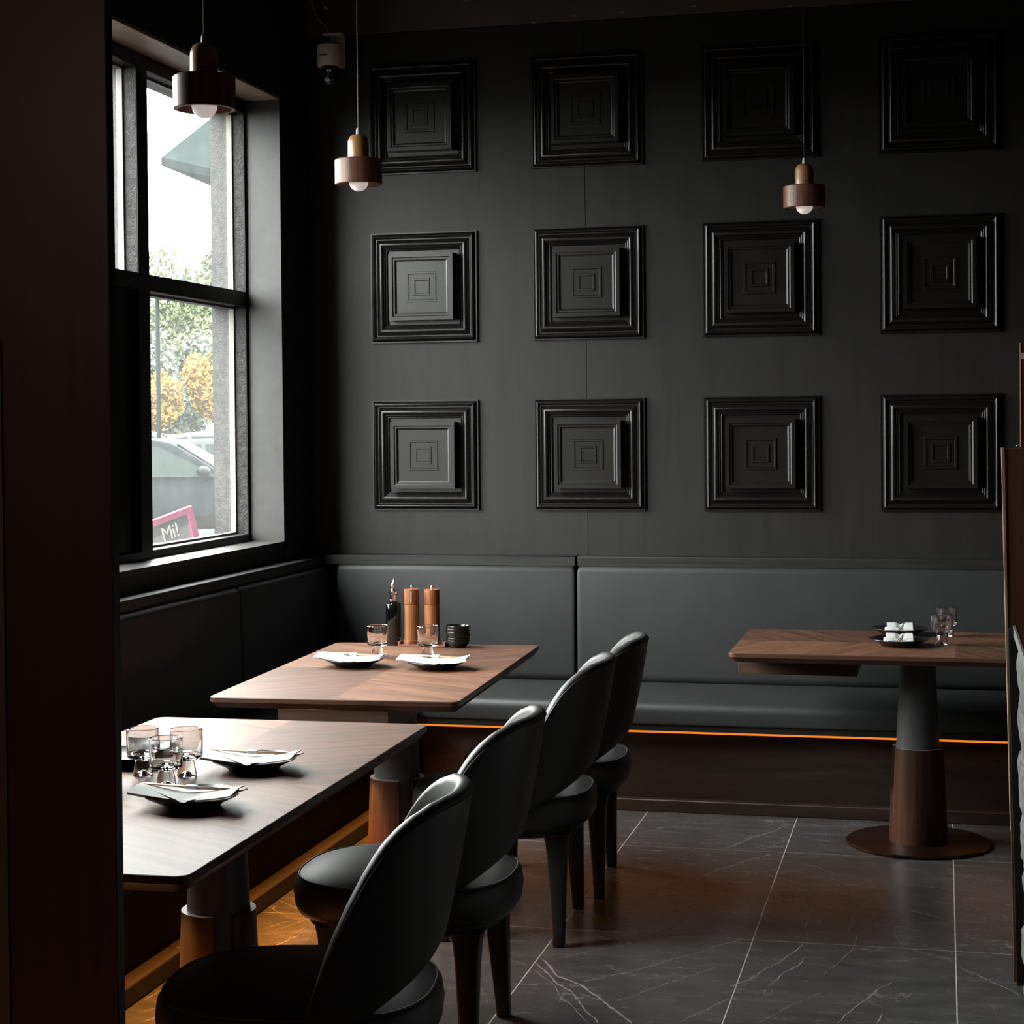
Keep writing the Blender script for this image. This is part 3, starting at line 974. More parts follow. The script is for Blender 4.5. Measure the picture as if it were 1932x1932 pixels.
# ------------------------------------------------------------------ chairs
def make_chair():
    t = thing('dining_chair', 'x', 'chair')
    # local: faces -X, origin under the seat centre
    n = 64
    prof = [(-0.03, 0.352), (-0.008, 0.356), (0.0, 0.372), (0.004, 0.405), (0.0, 0.435), (-0.008, 0.446), (-0.012, 0.448)]
    loops = []
    for ins, z in prof:
        loops.append([(x, y, z) for x, y in superell(0.285 + ins, 0.258 + ins, n)])
    for k in range(1, 7):
        s = 1 - k / 6.5
        h = 0.448 + 0.036 * (1 - s ** 2.6)
        loops.append([(x, y, h) for x, y in superell(0.273 * s, 0.246 * s, n)])
    stack_loops('seat', loops, M['chair_leather'], t, auto=60)
    bm = bmesh.new()
    pts = [(x, y, 0.4475) for x, y in superell(0.2755, 0.2485, n)]
    tube(bm, pts + [pts[0]], 0.0028, 6, cap=False)
    finish(bm, 'piping', M['piping'], t, smooth=True)
    # seat frame
    stack_loops('seat_frame', [[(x, y, z) for x, y in superell(a, b, 40)] for a, b, z in ((0.235, 0.215, 0.322), (0.25, 0.228, 0.33), (0.25, 0.228, 0.354))], M['chair_wood'], t, auto=40)
    # wrap-around back shell
    PM = math.radians(80)
    NU = 64
    ZT = [(0, 0.856), (20, 0.855), (30, 0.850), (41, 0.832), (47, 0.813), (52, 0.790), (56, 0.763), (60, 0.727), (65, 0.673), (70, 0.610), (76, 0.525), (80, 0.465)]
    def zt(a):
        d = abs(math.degrees(a))
        for (d0, z0), (d1, z1) in zip(ZT, ZT[1:]):
            if d <= d1:
                k = (d - d0) / (d1 - d0)
                return z0 + (z1 - z0) * k
        return ZT[-1][1]
    def zb(a):
        u = abs(a) / math.radians(75)
        return 0.528 - 0.135 * u ** 1.2
    def rx(z):
        k = max(min((z - 0.40) / 0.40, 1.1), 0)
        return 0.235 + 0.112 * k ** 0.62
    def ry(z):
        k = max(min((z - 0.40) / 0.42, 1.1), 0)
        return 0.275 + 0.020 * k
    def surf(a, z, off):
        c, s = math.cos(a), math.sin(a)
        e = 2 / 2.35
        x = rx(z) * math.copysign(abs(c) ** e, c)
        y = ry(z) * math.copysign(abs(s) ** e, s)
        nx, ny = c / rx(z), s / ry(z)
        l = math.hypot(nx, ny)
        return Vector((x - nx / l * off, y - ny / l * off, z))
    bm = bmesh.new()
    rings = []
    TH = 0.037
    for i in range(NU + 1):
        a = -PM + 2 * PM * i / NU
        e = 1 - (abs(a) / PM)
        tip = min(1, (e / 0.10)) ** 0.5 if e < 0.10 else 1
        top, bot = zt(a), zb(a)
        if top - bot < 0.05:
            mid = (top + bot) / 2
            top, bot = mid + 0.025, mid - 0.025
        mid = (top + bot) / 2
        top = mid + (top - mid) * max(tip, 0.15)
        bot = mid - (mid - bot) * max(tip, 0.15)
        th = TH * (0.55 + 0.45 * min(1, (top - bot) / 0.25)) * max(tip, 0.3)
        ring = []
        rr = min(th / 2, (top - bot) * 0.45)
        # outer side going up, over the top, inner side going down
        path = []
        m_ = 8
        for k in range(m_ + 1):
            path.append((0.0, bot + rr + (top - bot - 2 * rr) * k / m_))
        for k in range(1, 6):
            q = math.pi * k / 6
            path.append((th / 2 - th / 2 * math.cos(q), top - rr + rr * math.sin(q)))
        for k in range(m_ + 1):
            path.append((th, top - rr - (top - bot - 2 * rr) * k / m_))
        for k in range(1, 6):
            q = math.pi * k / 6
            path.append((th / 2 + th / 2 * math.cos(q), bot + rr - rr * math.sin(q)))
        for off, z in path:
            ring.append(bm.verts.new(surf(a, z, off)))
        rings.append(ring)
    n = len(rings[0])
    for a, b in zip(rings, rings[1:]):
        for k in range(n):
            bm.faces.new((a[k], a[(k + 1) % n], b[(k + 1) % n], b[k]))
    bm.faces.new(rings[0])
    bm.faces.new(rings[-1][::-1])
    finish(bm, 'backrest', M['chair_leather'], t, auto=70)
    bm = bmesh.new()
    pts = []
    for i in range(3, NU - 2):
        a = -PM + 2 * PM * i / NU
        z = zt(a) - 0.016
        pts.append(surf(a, z, 0.0005))
    tube(bm, pts, 0.0022, 6)
    finish(bm, 'seam', M['piping'], t, smooth=True)
    # legs: flared at the top, square section
    for sx, sy, fx, fy in ((0.190, 0.170, 0.200, 0.218), (0.190, -0.170, 0.200, -0.218), (-0.155, 0.165, -0.160, 0.205), (-0.155, -0.165, -0.160, -0.205)):
        secs = [(0.338, 0.040, 0.036), (0.31, 0.033, 0.031), (0.26, 0.029, 0.028), (0.16, 0.0245, 0.024), (0.05, 0.0195, 0.0195), (0.006, 0.018, 0.018), (0.0, 0.015, 0.015)]
        loops = []
        for z, hx, hy in secs:
            k = 1 - z / 0.338
            k2 = k ** 0.9
            cx, cy = sx + (fx - sx) * k2, sy + (fy - sy) * k2
            loops.append([(cx + x, cy + y, z) for x, y in rrect(2 * hx, 2 * hy, 0.007, 3)])
        stack_loops('leg', loops, M['chair_wood'], t, auto=40)
    return t

ch = make_chair()
labels = ['nearest grey leather chair, cut off by the bottom of the photo',
          'second nearest grey leather chair, beside the near table',
          'third grey leather chair from the viewer, at the corner table',
          'farthest grey leather chair, closest to the back banquette']
spots = [(-1.285, 3.50, 0.12), (-1.342, 4.465, 0.04), (-1.352, 5.556, 0.06), (-1.340, 6.130, 0.08)]
for k, (x, y, a) in enumerate(spots):
    o = ch if k == 0 else dup(ch)
    o.location = (x, y, 0)
    o.rotation_euler = (0, 0, a)
    o['label'] = labels[k]
    o['group'] = 'grey leather chairs along the window-side tables'


# ------------------------------------------------------------------ pendants
def make_pendant(cordmat):
    t = thing('pendant_lamp', 'x', 'lamp')
    R = 0.0775
    L('drum_shade', [(R - 0.011, 0.0), (R - 0.002, 0.0), (R, 0.002), (R, 0.079), (R - 0.004, 0.083), (0.0, 0.083), (0.0, 0.070), (R - 0.012, 0.070), (R - 0.012, 0.001)], M['walnut_lamp'], t, 56, auto=35, closed=False)
    L('dome_cap', [(0.034, 0.083), (0.034, 0.138), (0.0325, 0.147), (0.028, 0.156), (0.020, 0.1625), (0.010, 0.165), (0.0, 0.165)], M['oak_light'], t, 40, auto=50)
    L('ferrule', [(0.0068, 0.163), (0.0062, 0.180), (0.0048, 0.186), (0, 0.186)], M['ferrule'], t, 16)
    L('socket', [(0.0, 0.070), (0.019, 0.070), (0.019, 0.042), (0.0, 0.042)], M['ferrule'], t, 20)
    prof = [(0.0, -0.022)]
    for k in range(1, 13):
        a = -math.pi / 2 + math.pi * k / 14
        prof.append((0.032 * math.cos(a), 0.010 + 0.032 * math.sin(a)))
    prof += [(0.014, 0.046), (0.0, 0.046)]
    L('bulb', prof, M['bulb'], t, 32, auto=60)
    T('cord', [(0, 0, 0.184), (0, 0, CZ - 2.30 - 0.02)], 0.0016, cordmat, t, 6)
    return t
LZ = 2.378
lp = make_pendant(M['lamp_cord'])
pend = [((-1.789, 4.245, LZ), 'wooden pendant lamp in front of the window, nearest the viewer'),
        ((-1.868, 5.715, LZ), 'wooden pendant lamp overlapping the leftmost top wall panel'),
        ((-0.497, 6.845, LZ), 'wooden pendant lamp at the right above the right table')]
for k, (loc, lab) in enumerate(pend):
    if k == 2:
        o = make_pendant(M['dark_cord'])
    else:
        o = lp if k == 0 else dup(lp)
    o.location = loc
    o['label'] = lab
    o['group'] = 'wooden pendant lamps over the tables'
for o in list(bpy.data.objects):
    if o.name.startswith('cord'):
        pass

# ------------------------------------------------------------------ security camera in the corner
sc = thing('security_camera', 'small white security camera with dark dome on bracket in the corner', 'camera', (-2.548, 7.42, 3.168))
bm = bmesh.new()
lathe(bm, [(0.0, 0.046), (0.052, 0.046), (0.0555, 0.042), (0.0555, -0.040), (0.052, -0.046), (0.0, -0.046)], 40)
finish(bm, 'housing', M['plastic_white'], sc, auto=40)
L('dome', [(0.0, -0.130), (0.012, -0.128), (0.026, -0.118), (0.036, -0.100), (0.039, -0.080), (0.039, -0.046), (0, -0.046)], M['dark_plastic'], sc, 32, auto=60)
B('bracket', -0.008, 0.060, 0.02, 0.028, -0.05, 0.092, M['plastic_white'], sc, bevel=0.002)
B('bracket', -0.022, 0.060, -0.03, 0.028, 0.084, 0.092, M['plastic_white'], sc, bevel=0.002)
B('bracket_arm', 0.0, 0.05, 0.026, 0.275, 0.06, 0.075, M['dark_plastic'], sc)
B('name_mark', -0.028, 0.006, -0.0567, -0.0545, -0.006, -0.003, M['dark_plastic'], sc)
for x, z in ((-0.002, -0.072), (0.010, -0.072), (-0.009, -0.112), (0.003, -0.112)):
    B('indicator', x, x + 0.006, -0.044, -0.036, z, z + 0.005, M['led_dim'], sc)
cab = T('camera_cable', [(-2.63, 7.42, 3.98), (-2.635, 7.42, 3.50), (-2.628, 7.42, 3.40), (-2.605, 7.42, 3.335), (-2.566, 7.42, 3.295), (-2.548, 7.42, 3.262)], 0.0022, M['plastic_white'])
tag(cab, 'thin grey cable curving down to the corner security camera', 'cable')
c2 = thing('loose_cable', 'loose cable end hanging beside the camera cable', 'cable')
T('wire', [(-2.63, 7.44, 3.98), (-2.62, 7.44, 3.48), (-2.585, 7.44, 3.40), (-2.574, 7.44, 3.385)], 0.0022, M['plastic_white'], c2)
T('connector', [(-2.579, 7.44, 3.393), (-2.568, 7.44, 3.372)], 0.005, M['plastic_white'], c2)

# ------------------------------------------------------------------ tableware
TZ = 0.7502
def make_glass(name='drinking_glass', wide=1.0):
    # solid double wall cup on a solid flared foot, one closed surface
    prof = [(0.0, 0.014), (0.006, 0.010), (0.016, 0.001), (0.022, 0.0), (0.0238, 0.002), (0.0205, 0.022), (0.0172, 0.038), (0.019, 0.0415), (0.034, 0.044), (0.0375, 0.0475),
            (0.0385, 0.055), (0.0388, 0.113), (0.0375, 0.1145), (0.0362, 0.113), (0.0355, 0.058), (0.033, 0.0525), (0.012, 0.0500), (0.0, 0.0535)]
    t = L(name, [(r * wide, z) for r, z in prof], M['glass'], None, 48, auto=35)
    return t
g0 = make_glass()
G = 'clear footed glasses on the tables'
gl = [((-1.981, 6.221), 'clear footed glass in front of the black bottle on the corner table'),
      ((-1.797, 6.236), 'clear footed glass in front of the right wooden mill'),
      ((-1.874, 4.02), 'clear footed glass at the back left of the near table group'),
      ((-1.762, 3.905), 'clear footed glass at the front of the near table group'),
      ((-1.765, 4.03), 'clear footed glass nearest the plates on the near table'),
      ((-1.935, 3.915), 'clear footed glass half hidden by the wooden screen'),
      ((-0.007, 6.895), 'clear footed glass in front on the right table'),
      ((0.011, 7.165), 'clear footed glass behind the other one on the right table')]
for k, ((x, y), lab) in enumerate(gl):
    o = g0 if k == 0 else dup(g0)
    o.location = (x, y, TZ)
    tag(o, lab, 'glass', G)

def make_plate():
    prof = [(0.0, 0.0), (0.058, 0.0), (0.062, 0.002), (0.070, 0.010), (0.100, 0.0235), (0.1045, 0.027), (0.1040, 0.0285), (0.100, 0.0275), (0.068, 0.0135), (0.0, 0.010)]
    return L('plate', prof, M['ceramic'], None, 64, auto=40)

def sheet(name, nx, ny, fn, th, m, parent=None):
    """thin solid sheet; fn(u,v) -> (x,y,z) of the mid surface"""
    bm = bmesh.new()
    top = [[bm.verts.new(Vector(fn(i / nx, j / ny)) + Vector((0, 0, th / 2))) for j in range(ny + 1)] for i in range(nx + 1)]
    bot = [[bm.verts.new(Vector(fn(i / nx, j / ny)) - Vector((0, 0, th / 2))) for j in range(ny + 1)] for i in range(nx + 1)]
    for i in range(nx):
        for j in range(ny):
            bm.faces.new((top[i][j], top[i + 1][j], top[i + 1][j + 1], top[i][j + 1]))
            bm.faces.new((bot[i][j], bot[i][j + 1], bot[i + 1][j + 1], bot[i + 1][j]))
    for i in range(nx):
        bm.faces.new((top[i][0], bot[i][0], bot[i + 1][0], top[i + 1][0]))
        bm.faces.new((top[i][ny], top[i + 1][ny], bot[i + 1][ny], bot[i][ny]))
    for j in range(ny):
        bm.faces.new((top[0][j], top[0][j + 1], bot[0][j + 1], bot[0][j]))
        bm.faces.new((top[nx][j], bot[nx][j], bot[nx][j + 1], top[nx][j + 1]))
    return finish(bm, name, m, parent, auto=50)

def make_napkin_roll():
    """folded napkin sagging across the dish, ends resting over the rim; local X is its length"""
    t = thing('napkin', 'x', 'napkin')
    def f(u, v, lift=0.0, w=0.105, l=0.245, tw=0.0):
        x = (u - 0.5) * l
        y = (v - 0.5) * w + 0.010 * math.sin(u * 5.0) + tw * (u - 0.5)
        edge = abs(u - 0.5) * 2
        z = 0.0175 + 0.0160 * edge ** 1.5 + 0.0045 * (1 - abs(v - 0.5) * 2) + lift
        return (x, y, z)
    sheet('folded_layer', 24, 8, lambda u, v: f(u, v), 0.003, M['napkin'], t)
    sheet('folded_layer', 24, 8, lambda u, v: f(u, v * 0.86, 0.0032 + 0.004 * v, 0.105, 0.238, 0.012), 0.0025, M['napkin'], t)
    # pointed flap folded over the front
    sheet('flap', 12, 10, lambda u, v: ((u - 0.5) * 0.17 * (1 - v * 0.85) + 0.01, -0.012 - 0.045 * v, 0.0285 + 0.005 * (abs(u - 0.5) * 2) ** 2 - 0.010 * v), 0.0018, M['napkin'], t)
    o = B('red_print', -0.012, 0.012, -0.0335, -0.0225, 0.0, 0.0004, M['red_print'], t)
    o.location.z = 0.0283
    o.rotation_euler = (math.radians(10), 0, 0)
    return t

def make_chopsticks():
    t = thing('chopsticks', 'x', 'chopsticks')
    for y in (-0.004, 0.004):
        T('stick', [(-0.112, y * 0.6, 0), (0.112, y, 0)], [0.0018, 0.0032], M['chopstick'], t, 8)
    B('paper_band', -0.012, 0.014, -0.0085, 0.0085, -0.0036, 0.0040, M['paper'], t, bevel=0.001, bseg=1)
    return t

pl0 = make_plate()
nk0 = make_napkin_roll()
cs0 = make_chopsticks()
settings = [((-1.640, 4.145), 0.05, 'the far plate of the near table', 'farther'),
            ((-1.615, 3.715), 0.02, 'the front plate of the near table', 'closest'),
            ((-1.990, 5.975), -0.02, 'the left plate of the corner table', 'left'),
            ((-1.690, 5.965), 0.06, 'the right plate of the corner table', 'right')]
pls = ['black shallow plate on the near table, farther from the viewer',
       'black shallow plate closest to the viewer on the near table',
       'black shallow plate on the left of the corner table',
       'black shallow plate on the right of the corner table']
for k, ((x, y), a, lab, _) in enumerate(settings):
    p = pl0 if k == 0 else dup(pl0)
    p.location = (x, y, TZ)
    tag(p, pls[k], 'plate', 'black plates laid on the tables')
    n = nk0 if k == 0 else dup(nk0)
    n.location = (x - 0.004, y - 0.012, TZ + 0.0025)
    n.rotation_euler = (0, 0, a)
    tag(n, 'folded white napkin with red print on %s' % lab, 'napkin', 'folded white napkins on the plates')
    c = cs0 if k == 0 else dup(cs0)
    c.location = (x - 0.004, y + 0.002, TZ + 0.0418)
    c.rotation_euler = (0, math.radians(1.5), a - 0.05)
    tag(c, 'pale wooden chopsticks in a paper band on %s' % lab, 'chopsticks', 'chopsticks on the napkins')
p = dup(pl0, (-1.955, 4.165, TZ))
tag(p, 'black shallow plate behind the glasses, mostly hidden by the wooden screen', 'plate', 'black plates laid on the tables')

def make_tied_napkin():
    t = thing('tied_napkin', 'x', 'napkin')
    sheet('folded_layer', 12, 6, lambda u, v: ((u - 0.5) * 0.108, (v - 0.5) * 0.10, 0.017 + 0.002 * math.sin(u * 9)), 0.010, M['napkin'], t)
    sheet('folded_layer', 12, 6, lambda u, v: ((u - 0.5) * 0.098 + 0.003, (v - 0.5) * 0.088 + 0.004, 0.028 + 0.009 * v - 0.007 * math.exp(-((u - 0.52) / 0.10) ** 2)), 0.008, M['napkin'], t)
    for dx in (0.0, 0.006):
        T('twine', [(-0.006 + dx, -0.052, 0.012), (-0.004 + dx, -0.050, 0.024), (0.004 + dx, -0.038, 0.029), (0.012 + dx, 0.0, 0.034), (0.018 + dx, 0.046, 0.040), (0.019 + dx, 0.050, 0.020)], 0.0016, M['twine'], t, 6)
    T('twine', [(0.012, 0.004, 0.036), (0.022, -0.012, 0.034), (0.030, -0.026, 0.032)], 0.0015, M['twine'], t, 6)
    return t
tn = make_tied_napkin()
for k, (x, y, lab, lab2) in enumerate(((-0.160, 6.845, 'black shallow plate in front on the right table', 'white napkin tied with twine on the front plate of the right table'),
                                       (-0.166, 7.195, 'black shallow plate at the back of the right table', 'white napkin tied with twine on the rear plate of the right table'))):
    p = dup(pl0, (x, y, TZ), scale=(1.04, 1.04, 1.0))
    tag(p, lab, 'plate', 'black plates laid on the tables')
    n = tn if k == 0 else dup(tn)
    n.location = (x - 0.002, y - 0.010, TZ + 0.003)
    n.rotation_euler = (0, 0, 0.04)
    tag(n, lab2, 'napkin', 'tied napkins on the right table')

# condiments on the corner table
tr = thing('condiment_tray', 'low wooden tray under the two mills on the corner table', 'tray', (-1.915, 6.575, TZ))
B('tray_base', -0.085, 0.100, -0.045, 0.045, 0.0, 0.008, M['tray_wood'], tr, bevel=0.001, bseg=1)
for x in (-0.085, 0.092):
    B('tray_end', x, x + 0.008, -0.045, 0.045, 0.008, 0.019, M['tray_wood'], tr)

def make_mill():
    t = thing('pepper_mill', 'x', 'mill')
    L('mill_body', [(0, 0), (0.0335, 0), (0.0345, 0.003), (0.0335, 0.012), (0.0295, 0.014), (0.0290, 0.05), (0.0282, 0.10), (0.0285, 0.1475), (0.0, 0.1475)], M['mill_body'], t, 40, auto=35)
    L('mill_head', [(0, 0.1485), (0.0272, 0.1485), (0.0285, 0.150), (0.0290, 0.203), (0.0285, 0.2055), (0.0, 0.2035)], M['mill_top'], t, 40, auto=35)
    L('knob', [(0.0, 0.203), (0.0038, 0.203), (0.0034, 0.209), (0.0046, 0.213), (0.0046, 0.217), (0.003, 0.2195), (0, 0.220)], M['brass'], t, 16, auto=50)
    return t
m0 = make_mill()
m0.location = (-1.955, 6.57, TZ + 0.0085)
tag(m0, 'left turned wooden mill with a pale inlay beside the black bottle', 'mill', 'turned wooden mills on the tray')
m1 = dup(m0, (-1.876, 6.57, TZ + 0.0085), rz=1.3)
tag(m1, 'right turned wooden mill next to the stacked black bowls', 'mill', 'turned wooden mills on the tray')
B('inlay', 0.003, 0.0085, -0.0300, -0.0275, 0.158, 0.195, M['brass'], m0)

bt = thing('oil_bottle', 'black glass oil bottle with steel pourer behind a glass', 'bottle', (-2.030, 6.575, TZ))
loops = [[(x, y, z) for x, y in rrect(2 * w, 2 * w, w * 0.5, 6)] for w, z in ((0.0235, 0.0), (0.0260, 0.003), (0.0260, 0.152), (0.0245, 0.157), (0.0150, 0.161), (0.0125, 0.164))]
stack_loops('bottle_body', loops, M['bottle_black'], bt, auto=50)
L('bottle_neck', [(0.0125, 0.160), (0.0125, 0.190), (0.0, 0.190)], M['bottle_black'], bt, 24)
L('pourer_collar', [(0.013, 0.166), (0.0155, 0.168), (0.0155, 0.172), (0.013, 0.174), (0.0132, 0.192), (0.0185, 0.196), (0.0185, 0.204), (0.010, 0.208), (0.0, 0.208)], M['chrome'], bt, 28, auto=35)
T('spout', [(0, 0, 0.206), (0, 0, 0.224), (0.001, 0, 0.236), (0.006, 0, 0.252)], [0.0068, 0.0052, 0.0045, 0.0028], M['chrome'], bt, 12)
T('air_pipe', [(-0.006, 0, 0.206), (-0.0065, 0, 0.222), (-0.004, 0, 0.234)], [0.003, 0.0028, 0.0024], M['chrome'], bt, 8)

bw = L('bowl', [(0, 0), (0.028, 0), (0.030, 0.002), (0.040, 0.010), (0.0440, 0.020), (0.0445, 0.026), (0.0436, 0.0275), (0.0428, 0.0258), (0.0395, 0.0125), (0.029, 0.0045), (0, 0.004)], M['ceramic'], None, 44, auto=45)
order = ['bottom', 'second from bottom', 'third from bottom', 'third from top', 'second from top', 'topmost']
for k in range(6):
    o = bw if k == 0 else dup(bw)
    o.location = (-1.772 + random.uniform(-0.0018, 0.0018), 6.555 + random.uniform(-0.002, 0.002), TZ + k * 0.0108)
    o.rotation_euler = (math.radians(random.uniform(-1.2, 1.2)) * (k > 0), math.radians(random.uniform(-1.4, 1.4)) * (k > 0), k)
    tag(o, '%s small black bowl in the stack on the corner table' % order[k], 'bowl', 'stacked small black bowls')


# ------------------------------------------------------------------ counter, partition and menu board at the right
ct = thing('serving_counter', 'counter at the right edge faced with rough grey stone', 'counter', (0, 0, 0))
B('countertop', 0.196, 1.4, 2.6, 5.262, 0.985, 1.006, M['counter_top'], ct)
B('edge_trim', 0.190, 0.196, 2.6, 5.262, 0.980, 1.008, M['trim_metal'], ct)
prism('end_panel', [(0.176, 1.0), (0.196, 0.0), (1.4, 0.0), (1.4, 1.0)], 5.235, 5.262, M['column_edge'], ct, axis='y')
B('counter_core', 0.27, 1.35, 2.65, 5.235, 0, 0.98, M['column_edge'], ct)
# rough split stone pieces, uneven courses
random.seed(21)
zc = 0.0
row = 0
while zc < 0.96:
    hgt = random.uniform(0.10, 0.17)
    if zc + hgt > 0.93:
        hgt = 0.972 - zc
    yc = 5.13 + random.uniform(-0.035, 0.03)
    while yc > 2.7:
        wd = random.uniform(0.16, 0.34)
        bm = bmesh.new()
        ny, nz = 7, 6
        front, backv = [], []
        off = random.uniform(-0.006, 0.006)
        for i in range(ny + 1):
            fr_, bk = [], []
            for j in range(nz + 1):
                y = yc - wd * i / ny
                z = zc + hgt * j / nz
                nn = noise.noise(Vector((y * 9, z * 9, row))) * 0.022 + noise.noise(Vector((y * 30, z * 30, row + 5))) * 0.010
                ed = min(i, ny - i) == 0 or min(j, nz - j) == 0
                x = 0.190 + 0.022 * (1 - z) + off + nn * 0.5 + (0.008 if ed else 0.0)
                sh = 0.012 * noise.noise(Vector((y * 14, z * 14, 77))) if i == 0 else 0
                fr_.append(bm.verts.new((x, y + sh, z)))
                bk.append(bm.verts.new((0.27, y + sh, z)))
            front.append(fr_)
            backv.append(bk)
        for i in range(ny):
            for j in range(nz):
                bm.faces.new((front[i][j], front[i + 1][j], front[i + 1][j + 1], front[i][j + 1]))
        for i in range(ny):
            bm.faces.new((front[i][0], backv[i][0], backv[i + 1][0], front[i + 1][0]))
            bm.faces.new((front[i][nz], front[i + 1][nz], backv[i + 1][nz], backv[i][nz]))
        for j in range(nz):
            bm.faces.new((front[0][j], front[0][j + 1], backv[0][j + 1], backv[0][j]))
            bm.faces.new((front[ny][j], backv[ny][j], backv[ny][j + 1], front[ny][j + 1]))
        finish(bm, 'stone', M['rock'], ct)
        yc -= wd + 0.004
    zc += hgt + 0.003
    row += 1
random.seed(7)

pt = thing('partition', 'brown wood veneer partition with pale edge behind the counter', 'partition', (0, 0, 0))
prism('partition_board', [(0.169, 1.505), (0.189, 0.0), (1.5, 0.0), (1.5, 1.505)], 5.272, 5.306, M['partition_wood'], pt, axis='y')
prism('pale_edge_strip', [(0.1605, 1.506), (0.181, 0.425), (0.1835, 0.425), (0.169, 1.506)], 5.270, 5.307, M['pale_edge'], pt, axis='y')
mb = thing('menu_board', 'crimson board with pale edge standing on the partition', 'board', (0, 0, 0))
prism('board', [(0.2155, 1.507), (0.2155, 1.799), (0.42, 1.799), (0.42, 1.507)], 5.286, 5.296, M['menu_red'], mb, axis='y')
prism('pale_edge', [(0.2125, 1.507), (0.2125, 1.80), (0.2155, 1.80), (0.2155, 1.507)], 5.285, 5.297, M['menu_edge'], mb, axis='y')
B('pale_band', 0.2155, 0.42, 5.2848, 5.2858, 1.755, 1.772, M['sign_letter'], mb)
T('clip', [(0.20, 5.29, 1.508), (0.204, 5.28, 1.513), (0.210, 5.285, 1.514)], 0.0016, M['trim_metal'], mb, 6)


# ------------------------------------------------------------------ outdoors
gr = B('ground', -140, -3.07, -40, 170, -0.40, -0.15, M['asphalt'])
tag(gr, 'grey asphalt car park outside the window', kind='structure')
lawn = B('lawn', -60, -8, 52, 150, -0.15, -0.1495, M['grass'])
tag(lawn, 'strip of grass under the trees', 'grass', kind='stuff')

# stone clad pier outside right of the window, made of rough blocks
op = thing('wall_outer', None, None)
tag(op, 'rough stone clad outer pier right of the window', kind='structure')
B('pier_core', -3.20, -3.062, 7.90, 8.6, -0.15, 3.6, M['outer_rock'], op)
zc = 0.9
while zc < 3.3:
    hgt = random.uniform(0.07, 0.14)
    a = 7.875 + random.uniform(-0.02, 0.015)
    bm = bmesh.new()
    vs = box(bm, -3.19 + random.uniform(-0.01, 0.01), -3.064, a, 7.91, zc, zc + hgt - 0.006)
    bmesh.ops.subdivide_edges(bm, edges=bm.edges[:], cuts=3, use_grid_fill=True)
    for v in bm.verts:
        if v.co.x < -3.08 or v.co.y < 7.90:
            v.co += Vector((noise.noise(v.co * 25) * 0.010, noise.noise(v.co * 25 + Vector((9, 0, 0))) * 0.012, 0))
            v.co.x = min(v.co.x, -3.064)
    finish(bm, 'stone_block', M['outer_rock'], op)
    zc += hgt

